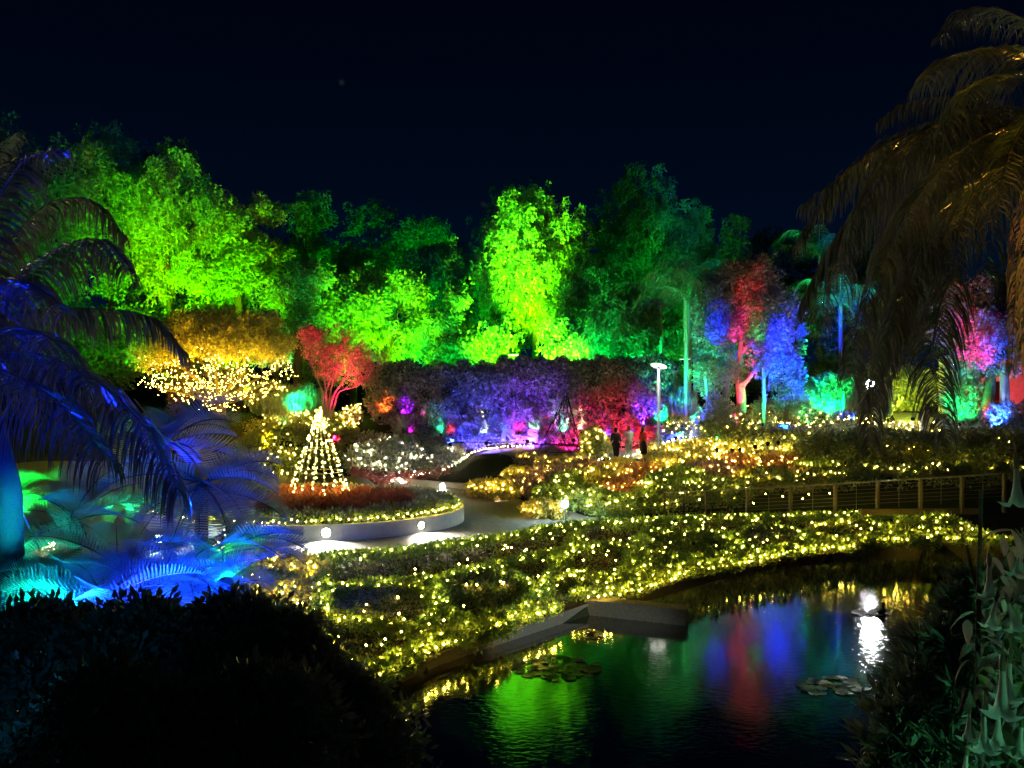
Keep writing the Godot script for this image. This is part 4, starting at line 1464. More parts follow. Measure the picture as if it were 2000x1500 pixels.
func hedge_and_flowers() -> void:
	rng.seed = 200
	# flower bed below the hedge
	var fb := field(v2([[838, 868], [860, 850], [980, 843], [1130, 845], [1290, 850], [1290, 872], [1130, 868], [1045, 872], [960, 876], [900, 884]]))
	bedding("bed_flowers", "mass of white flowers glowing blue and violet below the hedge", "flowers", fb, 2600, "flower", [lin(0.6, 0.6, 0.65), lin(0.5, 0.5, 0.6), lin(0.1, 0.15, 0.08)], 0.35, 1.3, 0.0, mats.petal)
	var rb := field(v2([[1085, 858], [1150, 850], [1290, 850], [1290, 868], [1150, 866]]))
	bedding("bed_flowers", "red flowers behind the lattice cone and topiary", "flowers", rb, 800, "flower", [lin(0.6, 0.12, 0.15)], 0.45, 1.5, 0.1, mats.petal)
	bedding("bed_flowers", "dark red low plants left of the violet flowers", "flowers", field(v2([[830, 880], [850, 868], [905, 884], [900, 892], [850, 892]])), 260, "lance", [lin(0.16, 0.02, 0.05)], 0.35, 0.8)
	# white letters
	for q in [["R", 992, 868, "white letter R lying among the violet flowers", 0.15], ["S", 1041, 867, "white letter S right of the letter R", 0.15]]:
		var p := hit(q[1], q[2])
		var tm := TextMesh.new()
		var f := SystemFont.new()
		f.font_names = PackedStringArray(["Droid Sans"])
		f.font_weight = 800
		tm.font = f
		tm.text = q[0]
		tm.font_size = 64
		tm.pixel_size = 0.018
		tm.depth = 0.16
		var o := obj("letter", tm, mats.render)
		tag(o, q[3], "letter", "white letters in the flower bed")
		o.position = p + Vector3(0, 0.5, 0.1)
		o.basis = Basis(Vector3.UP, -0.12) * Basis(Vector3.RIGHT, deg_to_rad(-52)) * Basis.from_scale(Vector3(1.25, 1.0, 1))
	# lattice cone
	var base := hit(1093, 880)
	var t := thing("lattice_cone", "leaning black wire lattice cone beside the topiary", "garden sculpture", base)
	var apex := Vector3(0.35, 2.95, 0.0)
	for s: float in [-1.0, 1.0]:
		for i in 11:
			var pts := []
			for j in 9:
				var u := j / 8.0
				var a := TAU * i / 11 + s * u * 1.5
				var r := 1.2 * (1.0 - u * 0.9)
				pts.append(Vector3(cos(a) * r, 0, sin(a) * r) + apex * u)
			var st := begin()
			tube(st, pts, 0.014, 0.012, 5, false)
			obj("rod", done(st), mats.dark_metal, t)
	for u: float in [0.0, 1.0]:
		var pts := []
		for i in 21: pts.append(apex * u + Vector3(cos(TAU * i / 20), 0, sin(TAU * i / 20)) * 1.2 * (1.0 - u * 0.9))
		var st := begin()
		tube(st, pts, 0.016, 0.016, 5, false)
		obj("hoop", done(st), mats.dark_metal, t)
	# small barrier rails at the bed
	for q in [[878, 955, "thin black rail in front of the white and blue flowers"]]:
		t = thing("low_rail", q[2], "rail")
		var a := on_ground(hit(q[0], 893))
		var b := on_ground(hit(q[1] + 22, 893))
		a.y += 0.05
		b.y += 0.05
		for p: Vector3 in [a, b]:
			var st := begin()
			tube(st, [p, p + Vector3(0, 0.75, 0)], 0.025, 0.025, 6)
			obj("post", done(st), mats.steel, t)
		var st := begin()
		tube(st, [a + Vector3(0, 0.72, 0), b + Vector3(0, 0.72, 0)], 0.015, 0.015, 6)
		obj("bar", done(st), mats.dark_metal, t)
	# the tall hedge, a row of small leaved shrubs each lit in its own colour
	var cols := [[755, "dark brown", Color(1, 0.35, 0.12), 14.0], [795, "violet", VIOLET, 45.0], [832, "magenta", Color(1, 0.08, 0.7), 80.0], [868, "dull red", Color(1, 0.12, 0.15), 60.0], [905, "purple", Color(0.6, 0.2, 1), 46.0], [945, "cream", Color(1, 0.95, 0.6), 80.0], [985, "blue", Color(0.1, 0.25, 1), 90.0], [1022, "grey white", Color(0.85, 0.95, 1), 55.0], [1060, "deep blue", Color(0.12, 0.25, 1), 110.0], [1098, "mint green", Color(0.3, 1, 0.65), 60.0], [1135, "pale peach", Color(1, 0.75, 0.6), 55.0], [1172, "royal blue", Color(0.1, 0.15, 1), 130.0], [1210, "bright magenta", Color(0.9, 0.08, 0.9), 130.0], [1248, "violet blue", Color(0.35, 0.15, 1), 90.0], [1282, "dim blue", Color(0.1, 0.2, 1), 40.0]]
	for c in cols:
		var p := at_depth(c[0], 838, 53.5 + rnd(-0.6, 0.6))
		p = on_ground(p)
		var hgt := at_depth(c[0], lerpf(722, 706, clampf((c[0] - 755.0) / 400.0, 0, 1)) + rnd(-7, 8), 53.5).y - p.y
		shrub("hedge_shrub", "tall small leaved shrub lit %s in the long dark hedge" % c[1], "shrub", "shrubs of the long colour lit hedge", p, 1.05, hgt, 850, lin(0.06, 0.065, 0.05), "hedge", mats.gloss, true, 1.0, 0.8, 0.07)
		flood("%s floodlight at the foot of the long hedge" % c[1], p + Vector3(rnd(-0.2, 0.2), 0.1, 1.9), p + Vector3(rnd(-0.5, 0.5), rnd(1.3, 2.0), 0), c[2], c[3] * rnd(1.3, 2.2), rnd(18, 28))
	# small lit plants at the hedge's foot
	for q in [[800, 838, PINK.lerp(VIOLET, 0.7), "violet lit clump at the left of the hedge foot"], [880, 820, Color(1, 0.1, 0.15), "red lit clump below the dark hedge"], [945, 838, Color(0.9, 1, 0.75), "pale lit leafy clump left of the letters"], [1010, 806, Color(1, 0.03, 0.12), "bright red lit clump above the letters"], [1040, 830, Color(0.7, 1, 0.9), "mint white lit clump above the letter S"], [1095, 800, Color(0.2, 1, 0.6), "green lit clump behind the lattice cone"], [1180, 825, BLUE, "deep blue lit clump right of the topiary"], [1225, 830, BLUE, "blue lit clump above the visitors"], [985, 830, CYAN, "blue lit grassy clump above the letter R"], [900, 838, BLUE, "blue lit low clump at the flower bed's left"], [860, 800, Color(0.1, 1, 0.55), "mint lit clump halfway up the hedge's left"]]:
		var p := on_ground(at_depth(q[0], q[1] + 14, 51.5))
		var lift: float = maxf(0.0, at_depth(q[0], q[1], 51.5).y - p.y - 0.6)
		shrub("lit_clump", q[3], "shrub", "small lit clumps along the hedge foot", p, 0.95, 1.0 + lift, 150, lin(0.12, 0.13, 0.09), "lance", null, true, 1.35, 0.7)
		flood("floodlight in front of the " + q[3], p + Vector3(0.1, 0.05, 1.3), p + Vector3(0, 0.7 + lift * 0.8, 0), q[2], 8.0 + lift * 6.0, 34)
	for q in [[880, 890, BLUE.lerp(Color.WHITE, 0.15), 60.0, "blue floodlight at the front of the violet flowers"], [950, 888, Color(0.3, 0.25, 1), 70.0, "violet floodlight at the front of the violet flowers"], [1030, 884, Color(0.5, 0.2, 1), 60.0, "violet floodlight in front of the letters"], [1120, 882, Color(1, 0.1, 0.5), 40.0, "pink floodlight by the lattice cone"], [1230, 880, Color(1, 0.08, 0.25), 40.0, "red floodlight behind the visitors"]]:
		var p := on_ground(hit(q[0], q[1]))
		flood(q[4], p + Vector3(0, 0.35, 0.3), on_ground(p + Vector3(0.1, 0, -1.7)) + Vector3(0, 0.1, 0), q[2], q[3] * 1.9, 38)

func trees() -> void:
	var B := "trees round the garden"
	var D := lin(0.018, 0.075, 0.012)
	var L := lin(0.052, 0.14, 0.006)
	# [name, label, px, depth, top, low, width, sprays, tint, kind, puffs, puff size]
	var T := [
		["dark_tree", "tall dark tree at the left edge against the sky", 60, 54, 165, 640, 360, 2600, D, "broad", 22, .33],
		["dark_tree", "dark tree crown behind the left of the bright green tree", 215, 62, 205, 620, 240, 2000, D, "weep", 18, .33],
		["weeping_tree", "tall bright green weeping tree on the left", 330, 61, 245, 600, 250, 3600, L, "weep", 26, .27],
		["green_tree", "bright lime tree right of the tall weeping one", 470, 63, 335, 600, 180, 2500, L, "broad", 22, .27],
		["green_tree", "narrow lime tree top poking up right of the lime tree", 540, 65, 345, 640, 60, 500, L, "broad", 9, .5],
		["dark_tree", "nearly black tree at the left of the middle skyline", 600, 80, 345, 650, 180, 1500, D, "broad", 15, .35],
		["dark_tree", "nearly black tree in the middle of the skyline", 720, 82, 372, 650, 220, 1700, D, "broad", 16, .35],
		["dark_tree", "nearly black tree at the right of the middle skyline", 840, 80, 375, 650, 180, 1500, D, "broad", 16, .35],
		["green_tree", "dim green tree filling the gap behind the spreading lime tree", 690, 70, 430, 740, 230, 1800, D, "broad", 20, .3],
		["green_tree", "dim green tree between the spreading lime tree and the big weeping tree", 880, 69, 455, 740, 170, 1500, D, "weep", 18, .33],
		["teal_tree", "teal lit slender tree between the lime tree and the red tree", 580, 60, 480, 690, 150, 1400, D, "broad", 16, .3],
		["green_tree", "spreading lime green tree left of the centre", 750, 64, 495, 745, 240, 3000, L, "broad", 26, .26],
		["green_tree", "teal green bushy tree right of the spreading lime tree", 880, 62, 540, 740, 150, 1300, D, "broad", 15, .3],
		["weeping_tree", "big bright lime weeping tree in the centre", 1045, 66, 345, 640, 285, 4600, L, "weep", 30, .25],
		["dark_tree", "dark crown rising behind the big weeping tree", 1010, 76, 325, 690, 260, 2000, D, "weep", 18, .33],
		["dark_tree", "tallest dark tree right of the big weeping tree", 1240, 74, 297, 700, 330, 3400, D, "weep", 26, .3],
		["dark_tree", "dark tree with a side bough pointing right at the sky", 1390, 72, 345, 720, 190, 1900, D, "weep", 18, .32],
		["dark_tree", "low dark tree on the skyline beside the right palm", 1530, 80, 405, 720, 230, 1600, D, "broad", 16, .35],
		["dark_tree", "dark tree behind the right palm", 1760, 74, 420, 740, 330, 1900, D, "broad", 18, .35],
		["teal_tree", "teal weeping foliage under the big weeping tree", 1112, 61, 590, 720, 130, 1300, D, "weep", 14, .35],
		["teal_tree", "teal weeping foliage behind the lamp post", 1220, 58, 545, 720, 180, 1800, D, "weep", 18, .32],
		["teal_tree", "dim green weeping foliage left of the palms", 1160, 64, 470, 720, 150, 1300, D, "weep", 16, .34],
		["green_tree", "dark green tree between the weeping tree and the hedge", 960, 62, 625, 730, 150, 1200, D, "weep", 14, .34],
		["teal_tree", "bright mint shrubby tree left of the pink trunk", 1395, 52, 655, 800, 110, 1200, lin(0.1, 0.13, 0.05), "vase", 16, .32],
		["blue_tree", "narrow deep blue lit tree right of the pink trunk", 1535, 51, 585, 800, 80, 1600, lin(0.08, 0.09, 0.08), "vase", 16, .42],
		["teal_tree", "teal tree behind the palms' trunks", 1300, 62, 600, 770, 130, 1000, D, "broad", 14, .35],
		["teal_tree", "green tree with broad leaves beside the right palm's tip", 1625, 56, 520, 790, 130, 1400, D, "broad", 16, .35],
		["mixed_tree", "tree with a blue and magenta lit crown behind the right palm", 1930, 45, 510, 760, 230, 2200, lin(0.08, 0.08, 0.07), "vase", 22, .28],
		["dark_tree", "dark tree far behind the right edge", 2020, 70, 430, 740, 260, 1300, D, "broad", 15, .35],
		["dark_tree", "dark low crown filling the left edge behind the palm", 60, 58, 420, 790, 300, 1700, D, "broad", 20, .33],
		["dark_tree", "dark crown between the left palm's frond and the warm tree", 215, 60, 500, 790, 220, 1500, D, "broad", 18, .35],
		["dark_tree", "dark low crown behind the red tree", 640, 64, 520, 780, 260, 1500, D, "broad", 18, .35],
		["dark_tree", "dark low crown left of the big weeping tree", 860, 70, 440, 760, 220, 1600, D, "broad", 18, .35],
		["dark_tree", "dark low crown far behind the pink trunk", 1480, 66, 500, 790, 260, 1600, D, "broad", 18, .35],
		["dark_tree", "dark low trees' gap filler behind the warm tree", 380, 66, 480, 760, 380, 1900, D, "broad", 20, .3],
	]
	T[T.size() - 1][1] = "dim wide tree behind the warm fairy lit tree"
	var i := 0
	for a in T:
		tree(a[0], a[1], "tree", B, a[2], a[3], a[4], a[5], a[6], a[7], a[8], 300 + i, a[9], a[10], a[11], null, 0.28 if a[6] > 120 else 0.14)
		i += 1
	# the pink trunked tree with its crown of many colours
	rng.seed = 501
	var wood := textured("light_bark", 0.03, lin(0.25, 0.22, 0.2), lin(0.42, 0.38, 0.34), 0.8, 0.85, 6.0)
	var base := on_ground(at_depth(1447, 805, 49.5))
	var t := thing("mixed_tree", "forked tree with a pink lit trunk and a red, green and blue lit crown", "tree", base, 0.0, B)
	var P := func(px: float, py: float, z := 0.0) -> Vector3: return at_depth(px, py, 49.5) + Vector3(0, 0, z) - base
	var st := begin()
	tube(st, [P.call(1447, 806), P.call(1448, 780), P.call(1446, 752), P.call(1442, 735)], 0.3, 0.24, 10)
	obj("trunk", done(st), wood, t)
	for q in [[[1446, 752], [1437, 735], [1432, 726]], [[1446, 755], [1460, 738], [1478, 712], [1487, 695]], [[1444, 745], [1447, 700], [1450, 650], [1452, 600], [1458, 560]], [[1450, 650], [1430, 620], [1415, 590]], [[1451, 620], [1480, 590], [1500, 570]], [[1448, 690], [1475, 660], [1510, 640]]]:
		st = begin()
		var pts := []
		for r in q: pts.append(P.call(r[0], r[1], rnd(-0.3, 0.3)))
		tube(st, spline(pts, 0.5), 0.19, 0.05, 8)
		obj("branch", done(st), wood, t)
	for q in [[1440, 560, 1.6, 1.5], [1480, 545, 1.6, 1.5], [1400, 600, 1.4, 1.3], [1520, 610, 1.4, 1.5], [1450, 620, 1.8, 1.4], [1500, 660, 1.5, 1.3], [1395, 650, 1.3, 1.0], [1460, 530, 1.4, 0.9], [1430, 640, 1.3, 0.9], [1520, 690, 1.1, 1.2]]:
		var c: Vector3 = P.call(q[0], q[1], rnd(-0.8, 0.8))
		for j in 105:
			var b := ball() * (0.3 + 0.75 * sqrt(rng.randf()))
			put(turned().scaled(Vector3.ONE * rnd(0.8, 1.4)), c + Vector3(b.x * q[2], b.y * q[3], b.z * q[2]) * 0.85, tint(lin(0.075, 0.08, 0.075)))
	mass("crown", sprays.vase, mats.leaf, t)
	# low spreading tree wound with warm lights
	base = on_ground(at_depth(430, 808, 52))
	t = thing("rain_tree", "broad low tree wound with hundreds of warm fairy lights", "tree", base, 0.0, "")
	P = func(px: float, py: float, z := 0.0) -> Vector3: return at_depth(px, py, 52) + Vector3(0, 0, z) - base
	st = begin()
	tube(st, [P.call(428, 812), P.call(427, 790), P.call(426, 772)], 0.42, 0.36, 9)
	obj("trunk", done(st), mats.bark, t)
	var bulbs := []
	var limbs := []
	for k in 15:
		var a := TAU * k / 15 + rnd(-0.15, 0.15)
		var e := Vector3(cos(a) * rnd(3.4, 4.8), P.call(430, rnd(695, 775)).y, sin(a) * rnd(2.4, 3.4))
		if k % 4 == 0: e = Vector3(cos(a) * 1.8, P.call(430, rnd(660, 690)).y, sin(a) * 1.3)
		var f: Vector3 = P.call(427, rnd(774, 800))
		st = begin()
		var s := spline([f, f.lerp(e, 0.45) + Vector3(0, rnd(-0.1, 0.35), 0), e], 0.35)
		tube(st, s, 0.13, 0.03, 7)
		for j in range(2, s.size(), 2):
			var tip := s[j] + (ball() * Vector3(1, 0.6, 1) + Vector3(0, 0.5, 0)) * rnd(0.6, 1.2)
			tube(st, [s[j], s[j].lerp(tip, 0.5) + ball() * 0.08, tip], 0.035, 0.012, 4)
			limbs.append([s[j], tip])
		obj("branch", done(st), mats.bark, t)
		for j in s.size() * 2: bulbs.append(base + s[mini(j / 2, s.size() - 1)] + ball() * 0.32)
	for l in limbs:
		for j in 4:
			if rng.randf() < 0.75: bulbs.append(base + l[0].lerp(l[1], rng.randf()) + ball() * 0.09)
	for k in 44:
		var a := rnd(0, TAU)
		var rr := sqrt(rng.randf())
		var c := Vector3(cos(a) * rr * 4.5, 0, sin(a) * rr * 3.5)
		c.y = lerpf(P.call(430, 715).y, P.call(430, 602).y, sqrt(maxf(0.0, 1.0 - rr * rr)) * rnd(0.35, 1.0))
		for j in 75:
			var b := ball() * (0.4 + 0.7 * sqrt(rng.randf()))
			put(turned().scaled(Vector3.ONE * rnd(0.7, 1.2)), c + Vector3(b.x * 1.0, b.y * 0.6, b.z), tint(lin(0.11, 0.1, 0.02)))
	mass("crown", sprays.vase, mats.leaf, t)
	for k in 330:
		var a := rnd(0, TAU)
		var rr := sqrt(rng.randf())
		var y: float = lerpf(P.call(430, 800).y, P.call(430, 690).y, clampf(rr * 0.75 + rnd(-0.3, 0.3), 0, 1))
		bulbs.append(base + Vector3(cos(a) * rr * 4.7, y, absf(sin(a)) * rr * 3.3))
	bulbs.sort_custom(func(a, b): return a.x < b.x)
	light_string("warm fairy lights wound round the trunk and limbs of the broad low tree", bulbs, mats.bulb_amber)
	# red lit vase shaped tree
	base = on_ground(at_depth(640, 815, 50))
	t = thing("crape_myrtle", "small vase shaped tree with bare pink lit stems", "tree", base, 0.0, "")
	P = func(px: float, py: float, z := 0.0) -> Vector3: return at_depth(px, py, 50) + Vector3(0, 0, z) - base
	for q in [[[634, 815], [632, 775], [620, 745], [606, 700]], [[638, 815], [640, 770], [634, 740], [640, 690]], [[642, 815], [650, 775], [668, 745], [690, 705]], [[646, 815], [656, 785], [662, 765], [700, 755]], [[640, 815], [646, 768], [655, 720], [665, 670]], [[642, 815], [655, 770], [680, 735], [715, 690]], [[636, 815], [634, 780], [645, 730], [630, 660]]]:
		var pts := []
		for r in q: pts.append(P.call(r[0], r[1], rnd(-0.4, 0.4)))
		var s := spline(pts, 0.3)
		st = begin()
		tube(st, s, 0.075, 0.02, 6)
		for j in range(int(s.size() / 2.0), s.size()):
			tube(st, [s[j], s[j] + (ball() + Vector3.UP * 0.9) * 0.5, s[j] + (ball() * 0.5 + Vector3.UP * 0.8) * 1.2], 0.022, 0.008, 4)
		obj("branch", done(st), wood, t)
	for q in [[620, 680, .9], [650, 660, 1.0], [690, 680, 1.0], [665, 700, 1.0], [720, 700, .9], [640, 720, .8], [705, 730, .8], [610, 655, .6]]:
		var c: Vector3 = P.call(q[0], q[1], rnd(-0.5, 0.5))
		for j in 85:
			var b := ball() * (0.5 + 0.6 * sqrt(rng.randf()))
			put(turned().scaled(Vector3.ONE * rnd(0.5, 0.9)), c + b * Vector3(q[2], q[2] * 0.75, q[2]), tint(lin(0.22, 0.06, 0.06)))
	mass("crown", sprays.vase, mats.leaf, t)
	# palms
	rng.seed = 610
	far_palm("tall slim palm with a teal lit trunk beside the distant lamp", 1338, 51, 792, 585, 3.0, 13, "palms behind the lamp post")
	far_palm("slim palm close right of the tall slim palm", 1357, 53, 792, 560, 2.8, 12, "palms behind the lamp post")
	far_palm("palm with a blue tinged head behind the slim palms", 1345, 57, 780, 545, 2.6, 12, "palms behind the lamp post", "palm_tree", 0.9, 0.14)
	far_palm("broad palm with arching teal fronds left of the pink tree", 1290, 58, 780, 600, 3.2, 13, "palms behind the lamp post")
	far_palm("palm behind the blue lit narrow tree", 1600, 57, 790, 500, 3.2, 13, "palms by the right palm")
	far_palm("teal palm left of the hanging palm frond", 1640, 54, 790, 600, 3.4, 13, "palms by the right palm")
	far_palm("palm with a pink lit trunk beyond the purple path", 1930, 46, 797, 735, 1.5, 10, "palms by the purple path", "palm_tree", 0.9, 0.13)
	# bare lit trunks on the right
	for q in [[1384, 752, 798, 49.0, .09, -6, "thin mint lit trunk left of the bright mint shrub"], [1416, 755, 800, 48.5, .11, 5, "mint lit leaning trunk right of the bright mint shrub"], [1491, 742, 790, 49.0, .1, 0, "short mint lit trunk right of the pink trunk"], [1962, 735, 802, 44.5, .2, -2, "thick blue white lit trunk by the blue floodlight"]]:
		var f := on_ground(at_depth(q[0], q[2], q[3]))
		var e := at_depth(q[0] + q[5], q[1] - 25, q[3])
		st = begin()
		tube(st, [Vector3(0, -0.2, 0), (e - f) * 0.5 + Vector3(0.04, 0, 0), e - f], q[4] * 1.25, q[4], 9)
		t = thing("slender_tree", q[6], "tree", f, 0.0, "slender trunks lit from the ground")
		obj("trunk", done(st), wood, t)
		for j in 40: put(turned().scaled(Vector3.ONE * 0.9), e - f + ball() * Vector3(0.8, 0.5, 0.8), tint(lin(0.08, 0.1, 0.05)))
		mass("crown", sprays.vase, mats.leaf, t)
	# understorey clumps
	for q in [[560, 812, 55, 1.2, 1.7, "blade", "teal fountain grass right of the broad low tree", lin(0.1, 0.15, 0.08)], [595, 800, 56, 1.2, 1.6, "blade", "teal fountain grass behind the red tree's stem", lin(0.1, 0.15, 0.08)], [525, 800, 56, 1.2, 1.6, "blade", "teal fountain grass touching the broad low tree", lin(0.1, 0.15, 0.08)], [555, 826, 51, .7, .8, "fine", "mint white low plant on the bank before the fountain grass", lin(0.2, 0.25, 0.2)], [1400, 800, 48.5, .9, 1.5, "vase", "mint white leafy shrub between the two lit trunks", lin(0.14, 0.18, 0.12)], [1575, 800, 52, 1.6, 1.6, "lance", "bright mint shrub at the right end of the lit trunks", lin(0.12, 0.17, 0.1)], [1500, 800, 52, 1.0, 1.2, "lance", "mint ferny shrub right of the pink trunk's foot", lin(0.12, 0.16, 0.1)], [1330, 798, 52, .8, 1.6, "blade", "teal fan leaved plant left of the palm trunks", lin(0.1, 0.15, 0.09)], [1640, 795, 52, 1.8, 2.2, "lance", "green broad leaved shrub under the teal palm", lin(0.07, 0.11, 0.04)], [800, 745, 58, 1.2, 1.3, "lance", "lime shrub under the spreading lime tree", lin(0.1, 0.14, 0.03)], [880, 735, 59, 1.3, 1.4, "lance", "teal shrub behind the left of the dark hedge", lin(0.1, 0.14, 0.06)], [690, 815, 53, .6, .6, "tall", "pink lit tuft right of the red tree", lin(0.2, 0.15, 0.15)], [1700, 800, 50, 1.4, 1.4, "blade", "dark blue spiky plant under the hanging palm frond", lin(0.05, 0.07, 0.05)], [1985, 815, 43, 1.4, 1.1, "lance", "blue lit plants round the thick trunk's foot", lin(0.08, 0.1, 0.08)], [1745, 770, 54, 2.0, 2.2, "broad", "yellow green lit shrub behind the hanging palm fronds", lin(0.12, 0.15, 0.03)], [1885, 795, 46, .9, 2.2, "vase", "teal lit shrub left of the pink palm", lin(0.1, 0.14, 0.08)], [350, 690, 60, .7, 5.5, "vase", "rusty flowering vine hanging left above the warm tree", lin(0.16, 0.06, 0.03)]]:
		var p := on_ground(at_depth(q[0], q[1], q[2]))
		shrub("understorey_shrub", q[6], "shrub", "lit plants under the trees", p, q[3], q[4] + maxf(0, at_depth(q[0], q[1], q[2]).y - p.y) * 0.3, int(180 * q[3] * q[4]), q[7], q[5], null, true, 1.0)
	# a pale building wall lit pink beyond the path
	t = thing("garden_building", "low building wall lit pink and orange beyond the purple path", "building", on_ground(at_depth(1960, 790, 52)))
	st = begin()
	box(st, Vector3(0, 1.2, 0), Vector3(7.5, 4.4, 0.3))
	obj("wall", done(st), mats.render, t)
	st = begin()
	box(st, Vector3(0, 3.5, 0.15), Vector3(8.0, 0.2, 0.9))
	obj("roof", done(st), mats.dark_metal, t)
	for k in 2:
		st = begin()
		box(st, Vector3(-3.0 + k * 2.2, 1.0, 0.17), Vector3(0.9, 2.0, 0.06))
		obj("door", done(st), mats.dark_metal, t)
	t = thing("path_rail", "thin white rail in front of the pink trunk", "rail")
	st = begin()
	tube(st, [at_depth(1895, 784, 47), at_depth(1956, 784, 47)], 0.03, 0.03, 6)
	obj("bar", done(st), mats.steel, t)
	for x in [1897, 1925, 1954]:
		st = begin()
		var p := at_depth(x, 784, 47)
		tube(st, [on_ground(p) - Vector3(0, 0.1, 0), p], 0.025, 0.025, 6)
		obj("post", done(st), mats.steel, t)
	# floodlights: [label, px, py, depth, aim px, py, depth, colour, energy, half angle]
	var F := [
		["lime floodlight under the tall weeping tree on the left", 300, 640, 52.5, 325, 390, 61, LIME, 800, 30],
		["lime floodlight under the lime tree on the left", 450, 640, 54, 470, 440, 63, LIME, 800, 30],
		["green floodlight at the far left among the dark trees", 150, 640, 46, 170, 420, 56, GREEN, 190, 40],
		["lime floodlight under the big weeping tree in the centre", 1080, 690, 56.3, 1090, 470, 66, LIME, 2700, 27],
		["second lime floodlight left under the big weeping tree", 985, 690, 56.3, 985, 470, 66, LIME, 2600, 27],
		["lime floodlight left of the hedge's top", 740, 720, 56, 745, 590, 64, LIME, 850, 38],
		["lime floodlight beside the spreading lime tree", 800, 735, 56, 800, 660, 59, Color(0.45, 1, 0.06), 45, 42],
		["teal floodlight behind the red tree", 585, 720, 53, 580, 590, 61, TEAL, 210, 40],
		["teal floodlight behind the hedge's left end", 880, 730, 55, 890, 640, 62, TEAL, 148.5, 45],
		["green floodlight behind the middle of the hedge", 960, 730, 55, 970, 600, 64, GREEN, 168, 45],
		["teal floodlight behind the hedge under the weeping tree", 1095, 722, 55.5, 1095, 640, 58, TEAL, 280, 40],
		["teal floodlight behind the hedge's right end", 1220, 722, 55.5, 1220, 600, 60, TEAL, 252, 42],
		["green floodlight under the middle of the skyline trees", 720, 700, 70, 720, 440, 81, Color(0, 1, 0.15), 330, 42],
		["dim green floodlight left of the big weeping tree", 850, 700, 63, 850, 500, 71, Color(0, 1, 0.3), 260, 42],
		["green floodlight lighting the tall dark trees", 1200, 720, 58, 1230, 440, 70, Color(0.1, 1, 0.35), 270, 36],
		["green floodlight lighting the dark tree with the side bough", 1400, 720, 58, 1400, 440, 72, Color(0.1, 1, 0.25), 175, 36],
		["teal floodlight at the foot of the slim palms", 1330, 792, 47.5, 1338, 620, 53, TEAL, 330, 32],
		["teal floodlight by the broad arching palm", 1290, 780, 52, 1290, 620, 59, TEAL, 280, 34],
		["blue floodlight among the palms", 1360, 792, 48, 1350, 560, 56, Color(0.1, 0.35, 1), 200, 7],
		["mint floodlight at the foot of the bright mint shrub", 1400, 803, 46.5, 1396, 740, 51, Color(0.1, 1, 0.55), 96, 45],
		["pink floodlight at the foot of the forked tree", 1440, 803, 48.3, 1447, 740, 49.5, PINK, 260, 18],
		["red floodlight aimed at the top of the forked tree", 1446, 815, 43.2, 1466, 545, 49.5, Color(1, 0.0, 0.16), 380, 6],
		["magenta floodlight aimed at the middle of the forked tree", 1430, 815, 43.2, 1442, 628, 49.5, Color(1, 0.0, 0.6), 800, 4],
		["green floodlight aimed into the forked tree", 1475, 815, 43.2, 1478, 630, 49.5, Color(0.0, 1, 0.3), 350, 4],
		["deep blue floodlight left of the forked tree", 1400, 815, 43.2, 1400, 600, 50, BLUE, 1800, 5],
		["deep blue floodlight right of the forked tree", 1500, 815, 43.2, 1524, 610, 50, BLUE, 2000, 5],
		["deep blue floodlight under the right limb of the forked tree", 1520, 815, 43.2, 1515, 670, 50, BLUE, 1500, 5],
		["deep blue floodlight at the foot of the narrow blue tree", 1535, 808, 46.5, 1533, 690, 51, BLUE, 900, 30],
		["mint floodlight at the right end of the lit trunks", 1575, 803, 50, 1580, 780, 52, Color(0.15, 1, 0.5), 14, 50],
		["mint floodlight by the short lit trunk", 1490, 803, 47.5, 1492, 770, 50, TEAL, 36, 40],
		["teal floodlight under the teal palm", 1620, 800, 49, 1620, 600, 56, TEAL, 360, 36],
		["green floodlight under the broad leaved tree on the right", 1690, 800, 50, 1680, 640, 60, GREEN, 250, 40],
		["yellow floodlight glowing on the lawn behind the hanging fronds", 1783, 795, 48, 1745, 750, 54, Color(0.9, 1, 0.25), 56, 50],
		["teal floodlight left of the pink palm", 1873, 800, 44.5, 1885, 760, 46, TEAL, 40, 45],
		["pink floodlight at the foot of the pink palm", 1928, 800, 44.5, 1930, 750, 46, PINK, 60, 25],
		["pink floodlight washing the building wall", 1975, 790, 49, 1965, 760, 52, Color(1, 0.25, 0.3), 18, 60],
		["blue floodlight aimed at the blue and magenta crown", 1950, 806, 42, 1935, 600, 45, Color(0.15, 0.3, 1), 360, 30],
		["magenta floodlight aimed at the blue and magenta crown", 1900, 806, 43, 1910, 560, 45, PINK, 270, 16],
		["white floodlight at the foot of the thick lit trunk", 1972, 803, 43.5, 1962, 740, 44.5, Color(0.45, 0.6, 1), 60, 25],
		["teal floodlight in front of the fountain grass", 560, 826, 51.5, 565, 780, 56, TEAL, 80, 42],
		["mint floodlight on the bank before the fountain grass", 553, 832, 49.5, 555, 815, 51, Color(0.2, 1, 0.6), 22, 50],
		["pink floodlight at the foot of the vase shaped tree", 655, 822, 48, 655, 700, 50, PINK, 420, 27],
		["pink floodlight by the tuft right of the vase shaped tree", 690, 822, 51.5, 692, 805, 53, PINK, 14, 45],
		["amber floodlight under the broad low tree", 430, 830, 46.5, 440, 640, 52, Color(1, 0.8, 0.08), 260, 30],
		["amber floodlight left under the broad low tree", 340, 830, 47.0, 350, 650, 52, Color(1, 0.8, 0.08), 160, 26],
		["amber floodlight right under the broad low tree", 520, 830, 47, 530, 650, 52, Color(1, 0.8, 0.08), 190, 26],
		["orange floodlight under the rusty flowering vine", 345, 740, 56, 340, 560, 60, Color(1, 0.3, 0.1), 104, 18],
	]
